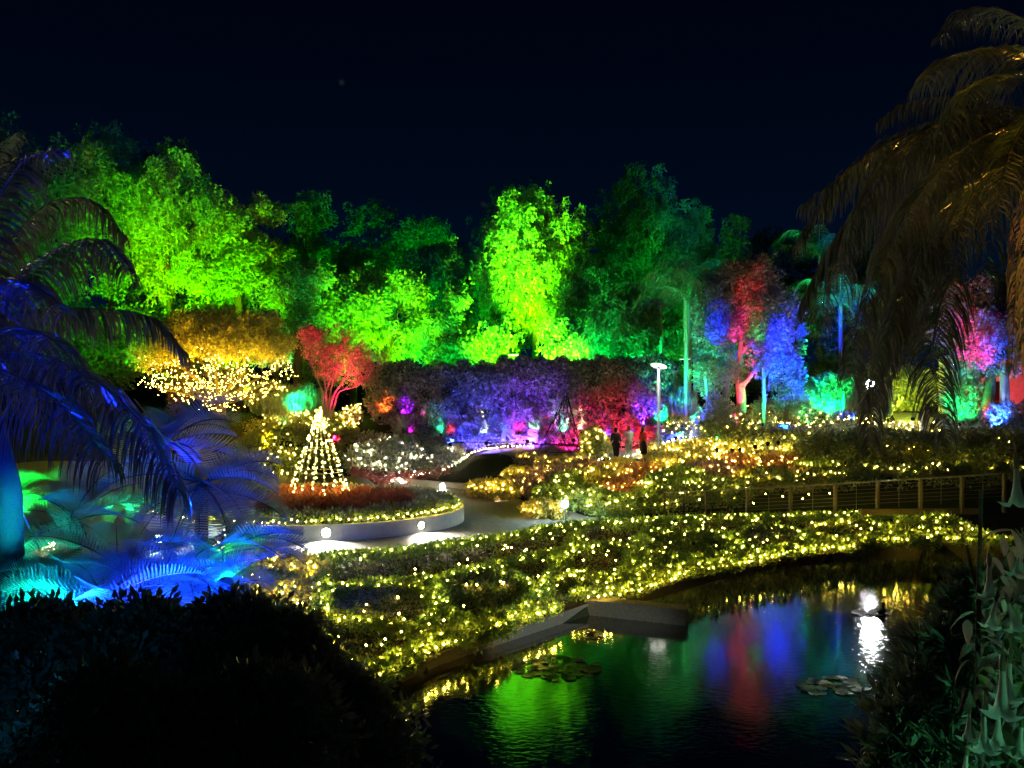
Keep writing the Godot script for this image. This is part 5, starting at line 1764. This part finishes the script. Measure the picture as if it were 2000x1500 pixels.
	for f in F:
		var p := at_depth(f[1], f[2], f[3])
		p.y = ground(p.x, p.z) + (0.35 if "forked" in f[0] else 0.0)
		flood(f[0], p, at_depth(f[4], f[5], f[6]), f[7], f[8], f[9])

func near_left() -> void:
	rng.seed = 700
	# the palm
	var d := 11.0
	var head := at_depth(-70, 640, d)
	var t := thing("near_palm", "large palm at the left edge with dark fronds edged in blue light", "palm tree", Vector3(head.x + 0.5, -0.6, head.z + 0.3))
	var st := begin()
	tube(st, spline([Vector3(0.15, -0.3, 0), at_depth(18, 1060, d) - t.position, at_depth(0, 900, d) - t.position, head - t.position], 0.3), 0.2, 0.15, 12)
	obj("trunk", done(st), mats.fern_trunk, t)
	var F := [
		[[[-70, 640], [60, 607, -0.3], [200, 604, -0.6], [300, 622, -0.9], [362, 690, -1.1]], 85, 0.78, 1.25],
		[[[-70, 690], [60, 690, 0.5], [180, 738, 0.8], [280, 835, 1.0], [350, 960, 1.1]], 120, 1.35, 1.5],
		[[[-70, 700], [40, 740, 1.2], [130, 800, 1.8], [210, 900, 2.2]], 90, 1.2, 1.5],
		[[[-70, 620], [40, 540, 0.2], [130, 480, 0.3], [205, 470, 0.4], [250, 530, 0.5]], 85, 0.95, 1.2],
		[[[-70, 600], [20, 470, -0.5], [100, 395, -0.9], [180, 395, -1.3], [245, 465, -1.6]], 80, 0.8, 1.1],
		[[[-70, 590], [-20, 430, 0.4], [40, 320, 0.7], [120, 290, 0.9]], 70, 0.8, 1.1],
		[[[-70, 640], [-20, 560, 1.0], [50, 550, 1.5], [130, 610, 2.0]], 80, 1.0, 1.3],
		[[[-70, 600], [-60, 450, -0.8], [-20, 320, -1.4], [30, 260, -1.8]], 60, 0.8, 1.0],
		[[[-90, 640], [-160, 560], [-260, 560], [-340, 640]], 70, 1.0, 1.2],
		[[[-90, 690], [-150, 720, 0.6], [-230, 800, 0.9], [-260, 900, 1.0]], 70, 1.1, 1.3],
		[[[-70, 660], [30, 640, 0.9], [110, 670, 1.4], [170, 750, 1.7]], 85, 1.1, 1.4],
	]
	var i := 0
	for f in F:
		var pts := []
		for q in f[0]: pts.append(at_depth(q[0], q[1], d - (q[2] if q.size() > 2 else 0.0)))
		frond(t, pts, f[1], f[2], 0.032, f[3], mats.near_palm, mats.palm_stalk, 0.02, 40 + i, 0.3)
		i += 1
	flood("blue floodlight under the left palm", at_depth(-20, 1120, 9.0) + Vector3(0, -0.5, 0), at_depth(110, 600, 11), BLUE, 13, 60)
	flood("blue floodlight further left under the left palm", at_depth(-260, 1000, 9.5), at_depth(40, 500, 11), BLUE, 42, 36)
	# climbing bare twig on the trunk
	t = thing("bare_twig", "pale bare twig leaning across the ferns at the far left", "twig", at_depth(90, 1150, 11.5))
	st = begin()
	var tw := []
	for q in [[90, 1150], [82, 1090], [62, 1040], [38, 990], [20, 970]]: tw.append(at_depth(q[0], q[1], 11.5) - t.position)
	tube(st, spline(tw, 0.1), 0.016, 0.006, 5)
	for q in [[72, 1050, 86, 1022], [60, 1036, 50, 1020], [45, 1005, 30, 990]]: tube(st, [at_depth(q[0], q[1], 11.5) - t.position, at_depth(q[2], q[3], 11.3) - t.position], 0.008, 0.003, 4)
	obj("stem", done(st), mats.pale_bark, t)
	t = thing("timber_post", "teal lit timber post with a flat cap among the ferns at the left edge", "post", at_depth(30, 1075, 14))
	st = begin()
	box(st, Vector3(0, 0.05, 0), Vector3(0.13, 1.0, 0.13))
	obj("post", done(st), mats.timber, t)
	st = begin()
	box(st, Vector3(0, 0.57, 0), Vector3(0.28, 0.035, 0.28))
	obj("cap", done(st), mats.timber, t)
	# ferns
	var K := [fern_frond(1.55, 1, 0.32), fern_frond(1.4, 2, 0.5), fern_frond(1.6, 3, 0.42)]
	var Q := [
		[145, 1010, 13.0, 1.9, 16, 1.0, "tree fern with a blue lit trunk at the left", 0.0, TAU],
		[392, 945, 13.5, 2.4, 22, 1.0, "tall tree fern with hanging blue fronds beside the path", 0.0, TAU],
		[250, 985, 19.0, 1.6, 15, 0.9, "green tree fern in front of the path on the left", 0.0, TAU],
		[20, 960, 15.0, 1.8, 12, 1.0, "green lit tree fern behind the left palm's trunk", 0.0, TAU],
		[420, 1080, 12.0, 1.0, 14, 0.95, "green fern at the right end of the ferns", 0.0, TAU],
		[330, 860, 17.5, 3.0, 14, 1.25, "dark blue fern reaching over the circular bed", -0.6, 2.4],
	]
	for q in Q:
		var top := at_depth(q[0], q[1], q[2])
		fern("tree_fern", q[6], top - Vector3(0, q[3], 0), q[3], Vector3(rnd(-0.1, 0.1), 0, rnd(-0.1, 0.1)), q[4], K, mats.fern, q[5], -0.45, 0.85 if q[4] < 20 else 1.15, 0.11, q[7], q[8])
	for q in [[60, 1150, 11.0, "cyan lit ground fern at the far left"], [140, 1140, 10.8, "ground fern between the far left one and the blue trunk"], [230, 1110, 12.0, "violet tipped ground fern below the warm lamp"], [300, 1150, 11.0, "blue ground fern in front of the bollard lamp"], [370, 1150, 11.2, "blue ground fern below the tall tree fern"], [200, 1170, 10.0, "dark blue ground fern nearest the black bush"], [20, 1090, 12.0, "teal ground fern under the timber post"], [430, 1150, 11.5, "green ground fern by the yellow green shrubs"]]:
		var top := at_depth(q[0], q[1], q[2])
		fern("ground_fern", q[3], top, 0.0, Vector3.ZERO, 11, K, mats.fern, 0.8, -0.35, 0.25)
	flood("glaring cyan floodlight at the left edge among the ferns", at_depth(2, 1085, 11.3) - Vector3(0, 0.28, 0), at_depth(140, 1110, 12.6), Color(0.1, 0.95, 0.8), 14, 48)
	for q in [[95, "cyan floodlight low behind the black bush at the left edge", Color(0.03, 0.8, 0.9), 110.0, 1090], [170, "blue floodlight low behind the black bush below the first tree fern", Color(0.03, 0.2, 1), 190.0, 1010], [290, "blue floodlight low behind the black bush facing the violet tipped ferns", Color(0.08, 0.16, 1), 180.0, 1060], [385, "blue floodlight low behind the black bush below the tall tree fern", Color(0.02, 0.2, 1), 300.0, 1000]]:
		flood(q[1], at_depth(q[0], 1250, 9.0), at_depth(q[0] + 5, q[4], 12.8), q[2], q[3], 31)
	flood("dim blue floodlight in front of the black bushes at the left", at_depth(-150, 1500, 4.6), at_depth(120, 1330, 7.2), Color(0.02, 0.3, 0.5), 1.3, 40)
	flood("green floodlight by the green fern", at_depth(440, 1185, 11.2), at_depth(420, 1080, 12), Color(0.05, 1, 0.35), 26, 55)
	flood("green floodlight behind the left palm's trunk", at_depth(30, 1080, 14.4), at_depth(30, 930, 15), Color(0.05, 1, 0.3), 40, 55)
	flood("teal floodlight under the green tree fern", at_depth(260, 1075, 18.0), at_depth(250, 960, 19), Color(0.1, 0.9, 0.5), 45, 60)
	flood("blue floodlight under the fern over the circular bed", at_depth(330, 1000, 16.4), at_depth(380, 850, 18.2), Color(0.03, 0.12, 1), 30, 42)
	# the black bush in the corner
	rng.seed = 720
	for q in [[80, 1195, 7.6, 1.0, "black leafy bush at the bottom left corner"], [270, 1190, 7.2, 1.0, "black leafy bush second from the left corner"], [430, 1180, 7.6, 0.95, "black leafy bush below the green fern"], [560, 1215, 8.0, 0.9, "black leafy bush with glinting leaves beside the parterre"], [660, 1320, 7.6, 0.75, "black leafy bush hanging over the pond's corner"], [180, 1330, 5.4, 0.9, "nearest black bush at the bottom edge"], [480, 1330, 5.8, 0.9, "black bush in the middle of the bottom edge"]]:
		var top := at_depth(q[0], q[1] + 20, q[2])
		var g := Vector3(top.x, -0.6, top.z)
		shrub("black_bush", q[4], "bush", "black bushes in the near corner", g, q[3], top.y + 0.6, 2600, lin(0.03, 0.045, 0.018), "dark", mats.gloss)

func near_right() -> void:
	rng.seed = 800
	var d := 9.5
	var head := at_depth(2030, 280, d)
	var t := thing("near_palm", "large palm at the right edge with drooping warm lit fronds", "palm tree", Vector3(head.x + 0.25, -0.6, head.z))
	var st := begin()
	tube(st, spline([Vector3(0, -0.3, 0), Vector3(0.05, 3.0, 0), head - t.position + Vector3(0, 0.2, 0)], 0.5), 0.2, 0.17, 12)
	obj("trunk", done(st), mats.bark, t)
	var F := [
		[[[2040, 110], [1980, 95, .4], [1900, 98, .8], [1840, 118, 1.1], [1800, 160, 1.3]], 80, .62, 1.2],
		[[[2040, 130], [1985, 140, .9], [1930, 150, 1.4], [1880, 185, 1.7], [1850, 240, 1.9]], 70, .6, 1.3],
		[[[2040, 60], [1960, 20, -.4], [1890, 25, -.8], [1835, 75, -1.1]], 60, .5, .9],
		[[[2040, 230], [1940, 195, -.3], [1830, 190, -.6], [1760, 205, -.8], [1715, 240, -.9]], 70, .45, 1.2],
		[[[2040, 250], [1900, 225, -.9], [1760, 260, -1.5], [1660, 330, -1.9], [1570, 400, -2.2]], 95, .7, 1.1],
		[[[2040, 270], [1880, 270, -.2], [1740, 340, -.4], [1640, 450, -.6], [1565, 590, -.7]], 105, .78, 1.4],
		[[[2040, 280], [1880, 310, .5], [1770, 410, .8], [1700, 560, .9], [1660, 740, .9]], 110, .7, 1.5],
		[[[2040, 290], [1900, 360, 1.0], [1810, 480, 1.4], [1745, 620, 1.6], [1690, 780, 1.6]], 105, .62, 1.5],
		[[[1870, 520, 1.4], [1838, 590, 1.5], [1822, 680, 1.5], [1830, 760, 1.5], [1848, 850, 1.5]], 85, .5, 1.1],
		[[[2040, 300], [1930, 340, 1.2], [1880, 430, 1.6], [1860, 540, 1.7], [1845, 660, 1.7]], 85, .5, 1.4],
		[[[2040, 250], [1960, 250, .8], [1870, 300, 1.3], [1780, 400, 1.6], [1720, 520, 1.8]], 90, .7, 1.4],
		[[[2040, 280], [1920, 310, -.6], [1820, 400, -1.0], [1750, 520, -1.2], [1710, 660, -1.3]], 90, .8, 1.4],
		[[[2040, 260], [1860, 240, .3], [1700, 300, .4], [1610, 390, .4], [1560, 470, .4]], 95, .6, 1.3],
		[[[2040, 200], [1990, 260, 1.4], [1960, 340, 1.8], [1940, 440, 1.9], [1925, 540, 1.9]], 70, .6, 1.4],
		[[[2040, 230], [2100, 200], [2200, 240], [2280, 340]], 60, .7, 1.2],
		[[[2040, 300], [1870, 325, 0], [1755, 480, 0], [1706, 680, 0], [1700, 870, 0]], 300, .5, 1.2],
		[[[2040, 300], [1900, 350, -.5], [1790, 500, -.6], [1738, 640, -.6], [1712, 790, -.6]], 240, .6, 1.5],
		[[[2040, 290], [1900, 330, -1.2], [1800, 460, -1.8], [1770, 600, -2.0], [1760, 720, -2.0]], 100, .9, 1.5],
		[[[2040, 260], [1880, 260, -1.4], [1720, 360, -2.2], [1640, 480, -2.5], [1600, 620, -2.6]], 100, .9, 1.4],
		[[[2040, 240], [1900, 215, .6], [1760, 290, 1.0], [1680, 400, 1.1], [1640, 540, 1.1]], 100, .75, 1.4],
	]
	var i := 0
	for f in F:
		var pts := []
		for q in f[0]: pts.append(at_depth(q[0], q[1], d - (q[2] if q.size() > 2 else 0.0)))
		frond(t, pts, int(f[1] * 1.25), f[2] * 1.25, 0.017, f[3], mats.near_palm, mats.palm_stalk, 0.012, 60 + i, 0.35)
		i += 1
	for q in [[[2040, 300], [2000, 420, .5], [1985, 560, .6], [1975, 720, .6]], [[2050, 300], [2015, 440, .8], [2002, 600, .9], [1992, 700, .9]]]:
		var pts := []
		for r in q: pts.append(at_depth(r[0], r[1], d - (r[2] if r.size() > 2 else 0.0)))
		frond(t, pts, 70, .4, 0.03, 1.6, mats.dead_palm, mats.palm_stalk, 0.02, 90 + i, 0.6)
		i += 1
	flood("warm floodlight low on the bank under the right palm", Vector3(7.8, 1.0, -6.6), at_depth(1955, 140, 8.6), Color(1, 0.72, 0.25), 75, 13)
	flood("small warm floodlight lower on the bank under the right palm", Vector3(6.6, 0.6, -7.2), at_depth(1760, 640, 8.2), Color(1, 0.78, 0.3), 8, 18)
	flood("teal floodlight under the angel's trumpet", Vector3(4.0, 1.5, -4.5), at_depth(1960, 1280, 6.3), Color(0.5, 1, 0.75), 3, 36)
	# angel's trumpet
	t = thing("trumpet_flower_shrub", "shrub with hanging white trumpet flowers and large green leaves at the right edge", "shrub", Vector3(3.75, -0.6, -6.6))
	st = begin()
	for q in [[[3.75, -0.9, -6.6], [3.7, 1.6, -6.55], [3.45, 3.3, -6.5], [3.5, 5.1, -6.6]], [[3.75, -0.9, -6.6], [3.9, 2.0, -6.3], [3.7, 3.6, -6.2], [3.3, 4.1, -6.1]], [[3.75, -0.9, -6.6], [4.0, 1.4, -6.9], [3.9, 3.2, -7.0], [3.6, 4.6, -7.0]], [[3.45, 3.3, -6.5], [3.25, 3.7, -6.3], [3.1, 3.6, -6.1]], [[3.7, 1.6, -6.55], [3.4, 2.6, -6.2], [3.0, 3.0, -6.0]]]:
		var pts := []
		for r in q: pts.append(Vector3(r[0], r[1], r[2]) - t.position)
		tube(st, spline(pts, 0.2), 0.05, 0.012, 7)
	obj("stems", done(st), mats.bark, t).set_meta("kind", "stuff")
	var lm := []
	for k in 4:
		rng.seed = 30 + k
		st = begin()
		st.set_smooth_group(0)
		var L := 0.2 + 0.03 * k
		var W := 0.07 + 0.01 * (k % 2)
		for j in 6:
			for s: float in [-1.0, 1.0]:
				var u0 := j / 6.0
				var u1 := (j + 1) / 6.0
				var w0 := W * sin(PI * pow(u0, 0.75)) * 0.5
				var w1 := W * sin(PI * pow(u1, 0.75)) * 0.5
				var a := Vector3(0, -0.35 * u0 * u0 * L, u0 * L)
				var b := Vector3(0, -0.35 * u1 * u1 * L, u1 * L)
				var a2 := a + Vector3(s * w0, w0 * 0.35, 0)
				var b2 := b + Vector3(s * w1, w1 * 0.35, 0)
				if s > 0: quad(st, a, b, b2, a2)
				else: quad(st, a, a2, b2, b)
		lm.append(done(st))
	var leafm := []
	for k in 3:
		var m := StandardMaterial3D.new()
		m.albedo_color = [lin(0.06, 0.12, 0.02), lin(0.04, 0.09, 0.02), lin(0.09, 0.14, 0.025)][k]
		m.roughness = 0.42
		m.backlight_enabled = true
		m.backlight = lin(0.45, 0.45, 0.45)
		leafm.append(m)
	rng.seed = 810
	for k in 210:
		var px := 1880 + absf(rng.randfn(0, 1)) * 28 + rnd(0, 110)
		var py := rnd(1030, 1520)
		if py < 1170: px += 55
		if k % 5 == 0: px = rnd(1900, 2010)
		var p := at_depth(px, py, rnd(6.25, 7.1))
		var o := obj("leaf", lm[k % 4], leafm[rng.randi() % 3], t)
		o.position = p - t.position
		o.basis = (Basis(Vector3.UP, rnd(0, TAU)) * Basis(Vector3.RIGHT, rnd(-0.1, 0.9)) * Basis(Vector3.BACK, rnd(-0.4, 0.4))).scaled(Vector3.ONE * rnd(0.6, 1.1))
	var fm := StandardMaterial3D.new()
	fm.albedo_color = lin(0.62, 0.62, 0.52)
	fm.roughness = 0.55
	fm.backlight_enabled = true
	fm.backlight = lin(0.5, 0.5, 0.5)
	st = begin()
	st.set_smooth_group(0)
	var prof := [[0.014, 0.0], [0.016, -0.05], [0.022, -0.11], [0.034, -0.17], [0.055, -0.215], [0.085, -0.235]]
	for j in 5:
		for k in 20:
			var V := func(jj: int, kk: int) -> Vector3:
				var a := TAU * kk / 20.0
				var r: float = prof[jj][0]
				var y: float = prof[jj][1]
				if jj >= 4:
					var c := pow(maxf(cos(a * 5.0), 0.0), 2.0)
					r *= 0.9 + 0.42 * c * (1.0 if jj == 5 else 0.2)
					if jj == 5: y += 0.03 * c
				return Vector3(cos(a) * r, y, sin(a) * r)
			quad(st, V.call(j + 1, k), V.call(j, k), V.call(j, k + 1), V.call(j + 1, k + 1))
	var trumpet := done(st)
	st = begin()
	lathe(st, [Vector2(0.013, -0.005), Vector2(0.019, 0.03), Vector2(0.012, 0.075), Vector2(0.005, 0.1)], Vector3.ZERO, 8)
	tube(st, [Vector3(0, 0.1, 0), Vector3(0.015, 0.16, 0)], 0.005, 0.004, 5)
	var calyx := done(st)
	for q in [[1932, 1105, 6.2, 1.0, .1], [1985, 915, 6.0, 1.1, -.1], [1945, 1175, 6.1, .8, .4], [1970, 1178, 6.0, .8, -.3], [1958, 1310, 5.9, 1.3, 0.05], [1972, 1295, 6.1, 1.1, .1], [1893, 1395, 6.1, .75, .2], [1922, 1400, 6.0, 1.0, .25], [1950, 1395, 6.2, 1.0, -.05], [1995, 1070, 6.4, .9, .1], [1888, 1475, 6.1, .8, .1], [1995, 1420, 6.2, .9, -.1]]:
		var o := obj("flower", trumpet, fm, t)
		o.position = at_depth(q[0], q[1], q[2]) - t.position
		o.basis = (Basis(Vector3.UP, rnd(0, TAU)) * Basis(Vector3.BACK, q[4])).scaled(Vector3.ONE * q[3])
		obj("calyx", calyx, leafm[0], o)
	# dark shrubs over the water at the right
	for q in [[1850, 1150, 7.6, .55, "dark lance leaved shrub over the water left of the trumpet flowers"], [1800, 1260, 7.4, .62, "black lance leaved shrub in the middle of the right bank"], [1760, 1390, 7.0, .55, "lowest black shrub at the right of the bottom edge"], [1960, 1120, 7.9, .6, "dark shrub behind the trumpet flowers"]]:
		var top := at_depth(q[0] + 40, q[1], q[2])
		shrub("dark_shrub", q[4], "bush", "dark shrubs on the near right bank", Vector3(top.x, -0.6, top.z), q[3], top.y + 0.6, 950, lin(0.025, 0.05, 0.02), "lance", mats.gloss, true, 0.6)

func lamps_and_people() -> void:
	rng.seed = 900
	# the main lamp post
	var p := on_ground(at_depth(1286, 887, 44))
	var top := at_depth(1286, 716, 44)
	var h := top.y - p.y
	var t := thing("lamp_post", "tall grey lamp post with a tilted glowing disc head above the mixed bed", "lamp post", p)
	var st := begin()
	lathe(st, [Vector2(0.16, 0), Vector2(0.16, 0.06), Vector2(0.085, 0.1), Vector2(0.085, h * 0.86), Vector2(0.06, h * 0.87), Vector2(0.06, h)], Vector3.ZERO, 14)
	obj("post", done(st), mats.steel, t)
	disc_head(t, Vector3(0.0, h, 0), 0.42, Basis(Vector3.BACK, -0.22) * Basis(Vector3.RIGHT, -0.3), 60.0)
	for q in [[1003, 694, 58, 0.36, "distant lamp post with a white dish head in the middle of the dark trees"], [1338, 702, 55, 0.36, "distant lamp post with a flat glowing disc before the palms"]]:
		p = on_ground(at_depth(q[0] - (9 if q[0] == 1003 else 0), 790, q[2]))
		top = at_depth(q[0], q[1], q[2])
		t = thing("lamp_post", q[4], "lamp post", p, 0.0, "lamp posts")
		st = begin()
		tube(st, [Vector3.ZERO, Vector3(0, top.y - p.y + (1.2 if q[0] == 1003 else 0.0), 0)], 0.06, 0.05, 8)
		if q[0] == 1003: tube(st, [Vector3(0, top.y - p.y + 0.1, 0), top - p + Vector3(0, 0.1, 0)], 0.03, 0.03, 6)
		obj("post", done(st), mats.steel, t)
		disc_head(t, top - p, q[3], Basis.IDENTITY, 25.0)
	# bright lamp mirrored in the pond, hidden by the palm
	t = thing("lamp_post", "bright white lamp post behind the hanging palm fronds", "lamp post", on_ground(at_depth(1700, 800, 45)), 0.0, "lamp posts")
	top = at_depth(1700, 762, 45) - t.position
	st = begin()
	tube(st, [Vector3.ZERO, top], 0.06, 0.05, 8)
	obj("post", done(st), mats.steel, t)
	st = begin()
	lathe(st, [Vector2(0.0, -0.24), Vector2(0.15, -0.22), Vector2(0.22, 0.0), Vector2(0.15, 0.22), Vector2(0, 0.24)], top + Vector3(0, 0.3, 0), 16)
	obj("lamp_globe", done(st), glow("globe", Color(1, 1, 1), 40.0), t)
	omni(t, top + Vector3(0, 0.3, 0.3), Color(1, 1, 1), 12.0, 0.2)
	# bollards
	for q in [[1103, 984, 1022, 34.3, "white glowing bollard lamp beside the path's right end"], [313, 1050, 1092, 28.5, "white glowing bollard lamp beside the path behind the ferns"]]:
		p = at_depth(q[0], q[2], q[3])
		p.y = ground(p.x, p.z)
		var hh: float = at_depth(q[0], q[1], q[3]).y - p.y
		t = thing("bollard_lamp", q[4], "bollard lamp", p, 0.0, "bollard lamps")
		st = begin()
		lathe(st, [Vector2(0.1, 0), Vector2(0.1, 0.02), Vector2(0.05, 0.03), Vector2(0.05, hh - 0.14)], Vector3.ZERO, 12)
		obj("post", done(st), mats.steel, t)
		st = begin()
		lathe(st, [Vector2(0.0, -0.14), Vector2(0.11, -0.13), Vector2(0.14, 0.0), Vector2(0.11, 0.12), Vector2(0, 0.13)], Vector3(0, hh, 0), 14)
		obj("lamp_globe", done(st), glow("bollard", Color(0.85, 1, 1), 30.0), t)
		st = begin()
		lathe(st, [Vector2(0.15, 0.125), Vector2(0.15, 0.15), Vector2(0, 0.17)], Vector3(0, hh, 0), 14)
		obj("cap", done(st), mats.steel, t)
		omni(t, Vector3(0, hh, 0), Color(0.85, 1, 1), 7.0, 0.12)
	# recessed ground light on the path
	t = thing("ground_light", "small round light set flush in the path", "ground light", at_height(965, 1005, 0.012))
	st = begin()
	lathe(st, [Vector2(0.13, 0), Vector2(0.13, 0.012), Vector2(0.1, 0.014)], Vector3.ZERO, 14)
	obj("bezel", done(st), mats.steel, t)
	st = begin()
	lathe(st, [Vector2(0.1, 0.012), Vector2(0, 0.016)], Vector3.ZERO, 14)
	obj("lens", done(st), glow("ground_lens", Color(1, 1, 0.95), 3.0), t)
	# visitors
	var V := [[1203, 897, 43.6, 2.6, lin(0.03, 0.03, 0.05), lin(0.03, 0.03, 0.04), lin(0.02, 0.015, 0.01), false, .12, 0.0, false, "visitor in dark clothes left of the group by the flowers"], [1228, 897, 43.8, 3.4, lin(0.45, 0.5, 0.48), lin(0.25, 0.28, 0.27), lin(0.1, 0.07, 0.04), false, .05, 1.0, false, "visitor in a pale top and grey trousers facing the flowers"], [1256, 897, 43.4, 2.0, lin(0.35, 0.03, 0.03), lin(0.02, 0.02, 0.02), lin(0.02, 0.012, 0.01), true, .08, 0.0, true, "visitor with long dark hair and a red top"], [790, 872, 49.5, 0.7, lin(0.4, 0.36, 0.34), lin(0.15, 0.12, 0.14), lin(0.06, 0.04, 0.03), false, .14, 0.0, false, "visitor in a pale top alone at the violet end of the hedge"], [1806, 862, 43.0, -1.2, lin(0.4, 0.4, 0.6), lin(0.3, 0.3, 0.5), lin(0.05, 0.04, 0.03), true, .1, 0.0, true, "visitor in a lilac dress by the net lights below the palm"]]
	for v in V:
		person(v[11], on_ground(at_depth(v[0], v[1], v[2])), v[3], v[4], v[5], v[6], v[7], v[8], v[9], v[10])

func disc_head(t: Node3D, at: Vector3, r: float, b: Basis, e: float) -> void:
	var st := begin()
	lathe(st, [Vector2(r * 0.98, 0.03), Vector2(r, 0.05), Vector2(r * 0.9, 0.09), Vector2(0, 0.11)], at, 24, b)
	lathe(st, [Vector2(0.06, -0.08), Vector2(0.07, 0.03)], at, 12, b)
	obj("lamp_head", done(st), mats.steel, t)
	st = begin()
	lathe(st, [Vector2(0.07, -0.02), Vector2(r * 0.8, 0.0), Vector2(r * 0.97, 0.03)], at, 24, b)
	obj("lamp_disc", done(st), glow("disc", Color(0.95, 1, 0.97), 1.4), t)
	spot(t, at + b * Vector3(0, -0.06, 0), Vector3(0, -1, 0), Color(0.95, 1, 0.97), e, 58.0, 0.08)

func pond_things() -> void:
	rng.seed = 1000
	var pads := []
	for k in 3:
		var st := begin()
		st.set_smooth_group(-1)
		var n := 14
		for i in n:
			var a := 0.25 + (TAU - 0.5) * i / n
			var e := 0.25 + (TAU - 0.5) * (i + 1) / n
			var r := 1.0 + 0.05 * sin(i * 2.0 + k)
			var r2 := 1.0 + 0.05 * sin((i + 1) * 2.0 + k)
			tri(st, Vector3(0, 0.0, 0), Vector3(cos(e) * r2, 0.06, -sin(e) * r2), Vector3(cos(a) * r, 0.06, -sin(a) * r))
			tri(st, Vector3(0, 0.0, 0), Vector3(cos(a) * r, 0.06, -sin(a) * r), Vector3(cos(e) * r2, 0.06, -sin(e) * r2))
		pads.append(done(st))
	var pm := StandardMaterial3D.new()
	pm.albedo_color = lin(0.05, 0.08, 0.03)
	pm.roughness = 0.3
	for q in [[1088, 1305, 82, 24, 95, "dark raft of water lily pads in the green reflection"], [1625, 1342, 66, 18, 55, "pale glinting raft of lily pads in the middle of the pond"], [1700, 1198, 34, 7, 30, "small dark clump of pads before the white reflection"], [1885, 1134, 26, 6, 18, "small dark clump of pads at the far right of the pond"], [1158, 1240, 18, 8, 10, "few lily pads near the stone corner"]]:
		var c := at_height(q[0], q[1], WATER)
		var t := thing("water_lily", q[5], "water lily", c, 0.0, "water lilies on the pond")
		for k in q[4]:
			var a := rnd(0, TAU)
			var rr := sqrt(rng.randf())
			var p := at_height(q[0] + cos(a) * q[2] * rr, q[1] + sin(a) * q[3] * rr, WATER)
			var o := obj("lily_pad", pads[k % 3], pm, t)
			o.position = p - c + Vector3(0, 0.008 + 0.02 * rng.randf(), 0)
			o.basis = (Basis(Vector3.UP, rnd(0, TAU)) * Basis(Vector3.RIGHT, rnd(-0.07, 0.07))).scaled(Vector3.ONE * rnd(0.08, 0.14))
	# a duck resting by the small clump
	var at := at_height(1722, 1199, WATER)
	var t := thing("duck", "small dark duck beside the pads before the white reflection", "duck", at, 0.9)
	var st := begin()
	nets(st, [[Vector3(-0.12, 0.06, 0), Vector3(0.08, 0.06, 0), 0.075, 0.09], [Vector3(-0.15, 0.09, 0), Vector3(-0.25, 0.13, 0), 0.04, 0.015], [Vector3(0.12, 0.1, 0), Vector3(0.17, 0.24, 0), 0.04, 0.032], [Vector3(0.17, 0.25, 0), Vector3(0.19, 0.255, 0), 0.042, 0.036]], 0.014, 0.03)
	obj("body", done(st), plain("duck", lin(0.03, 0.025, 0.02), 0.7), t)
	st = begin()
	nets(st, [[Vector3(0.22, 0.25, 0), Vector3(0.285, 0.24, 0), 0.018, 0.014]], 0.008, 0.01)
	obj("beak", done(st), plain("beak", lin(0.2, 0.12, 0.02), 0.5), t)
	flood("white floodlight at the pond's right bank lighting the lily pads", Vector3(10.0, -0.4, -16.5), at_height(1625, 1342, WATER), Color(0.8, 0.95, 1), 60, 15)
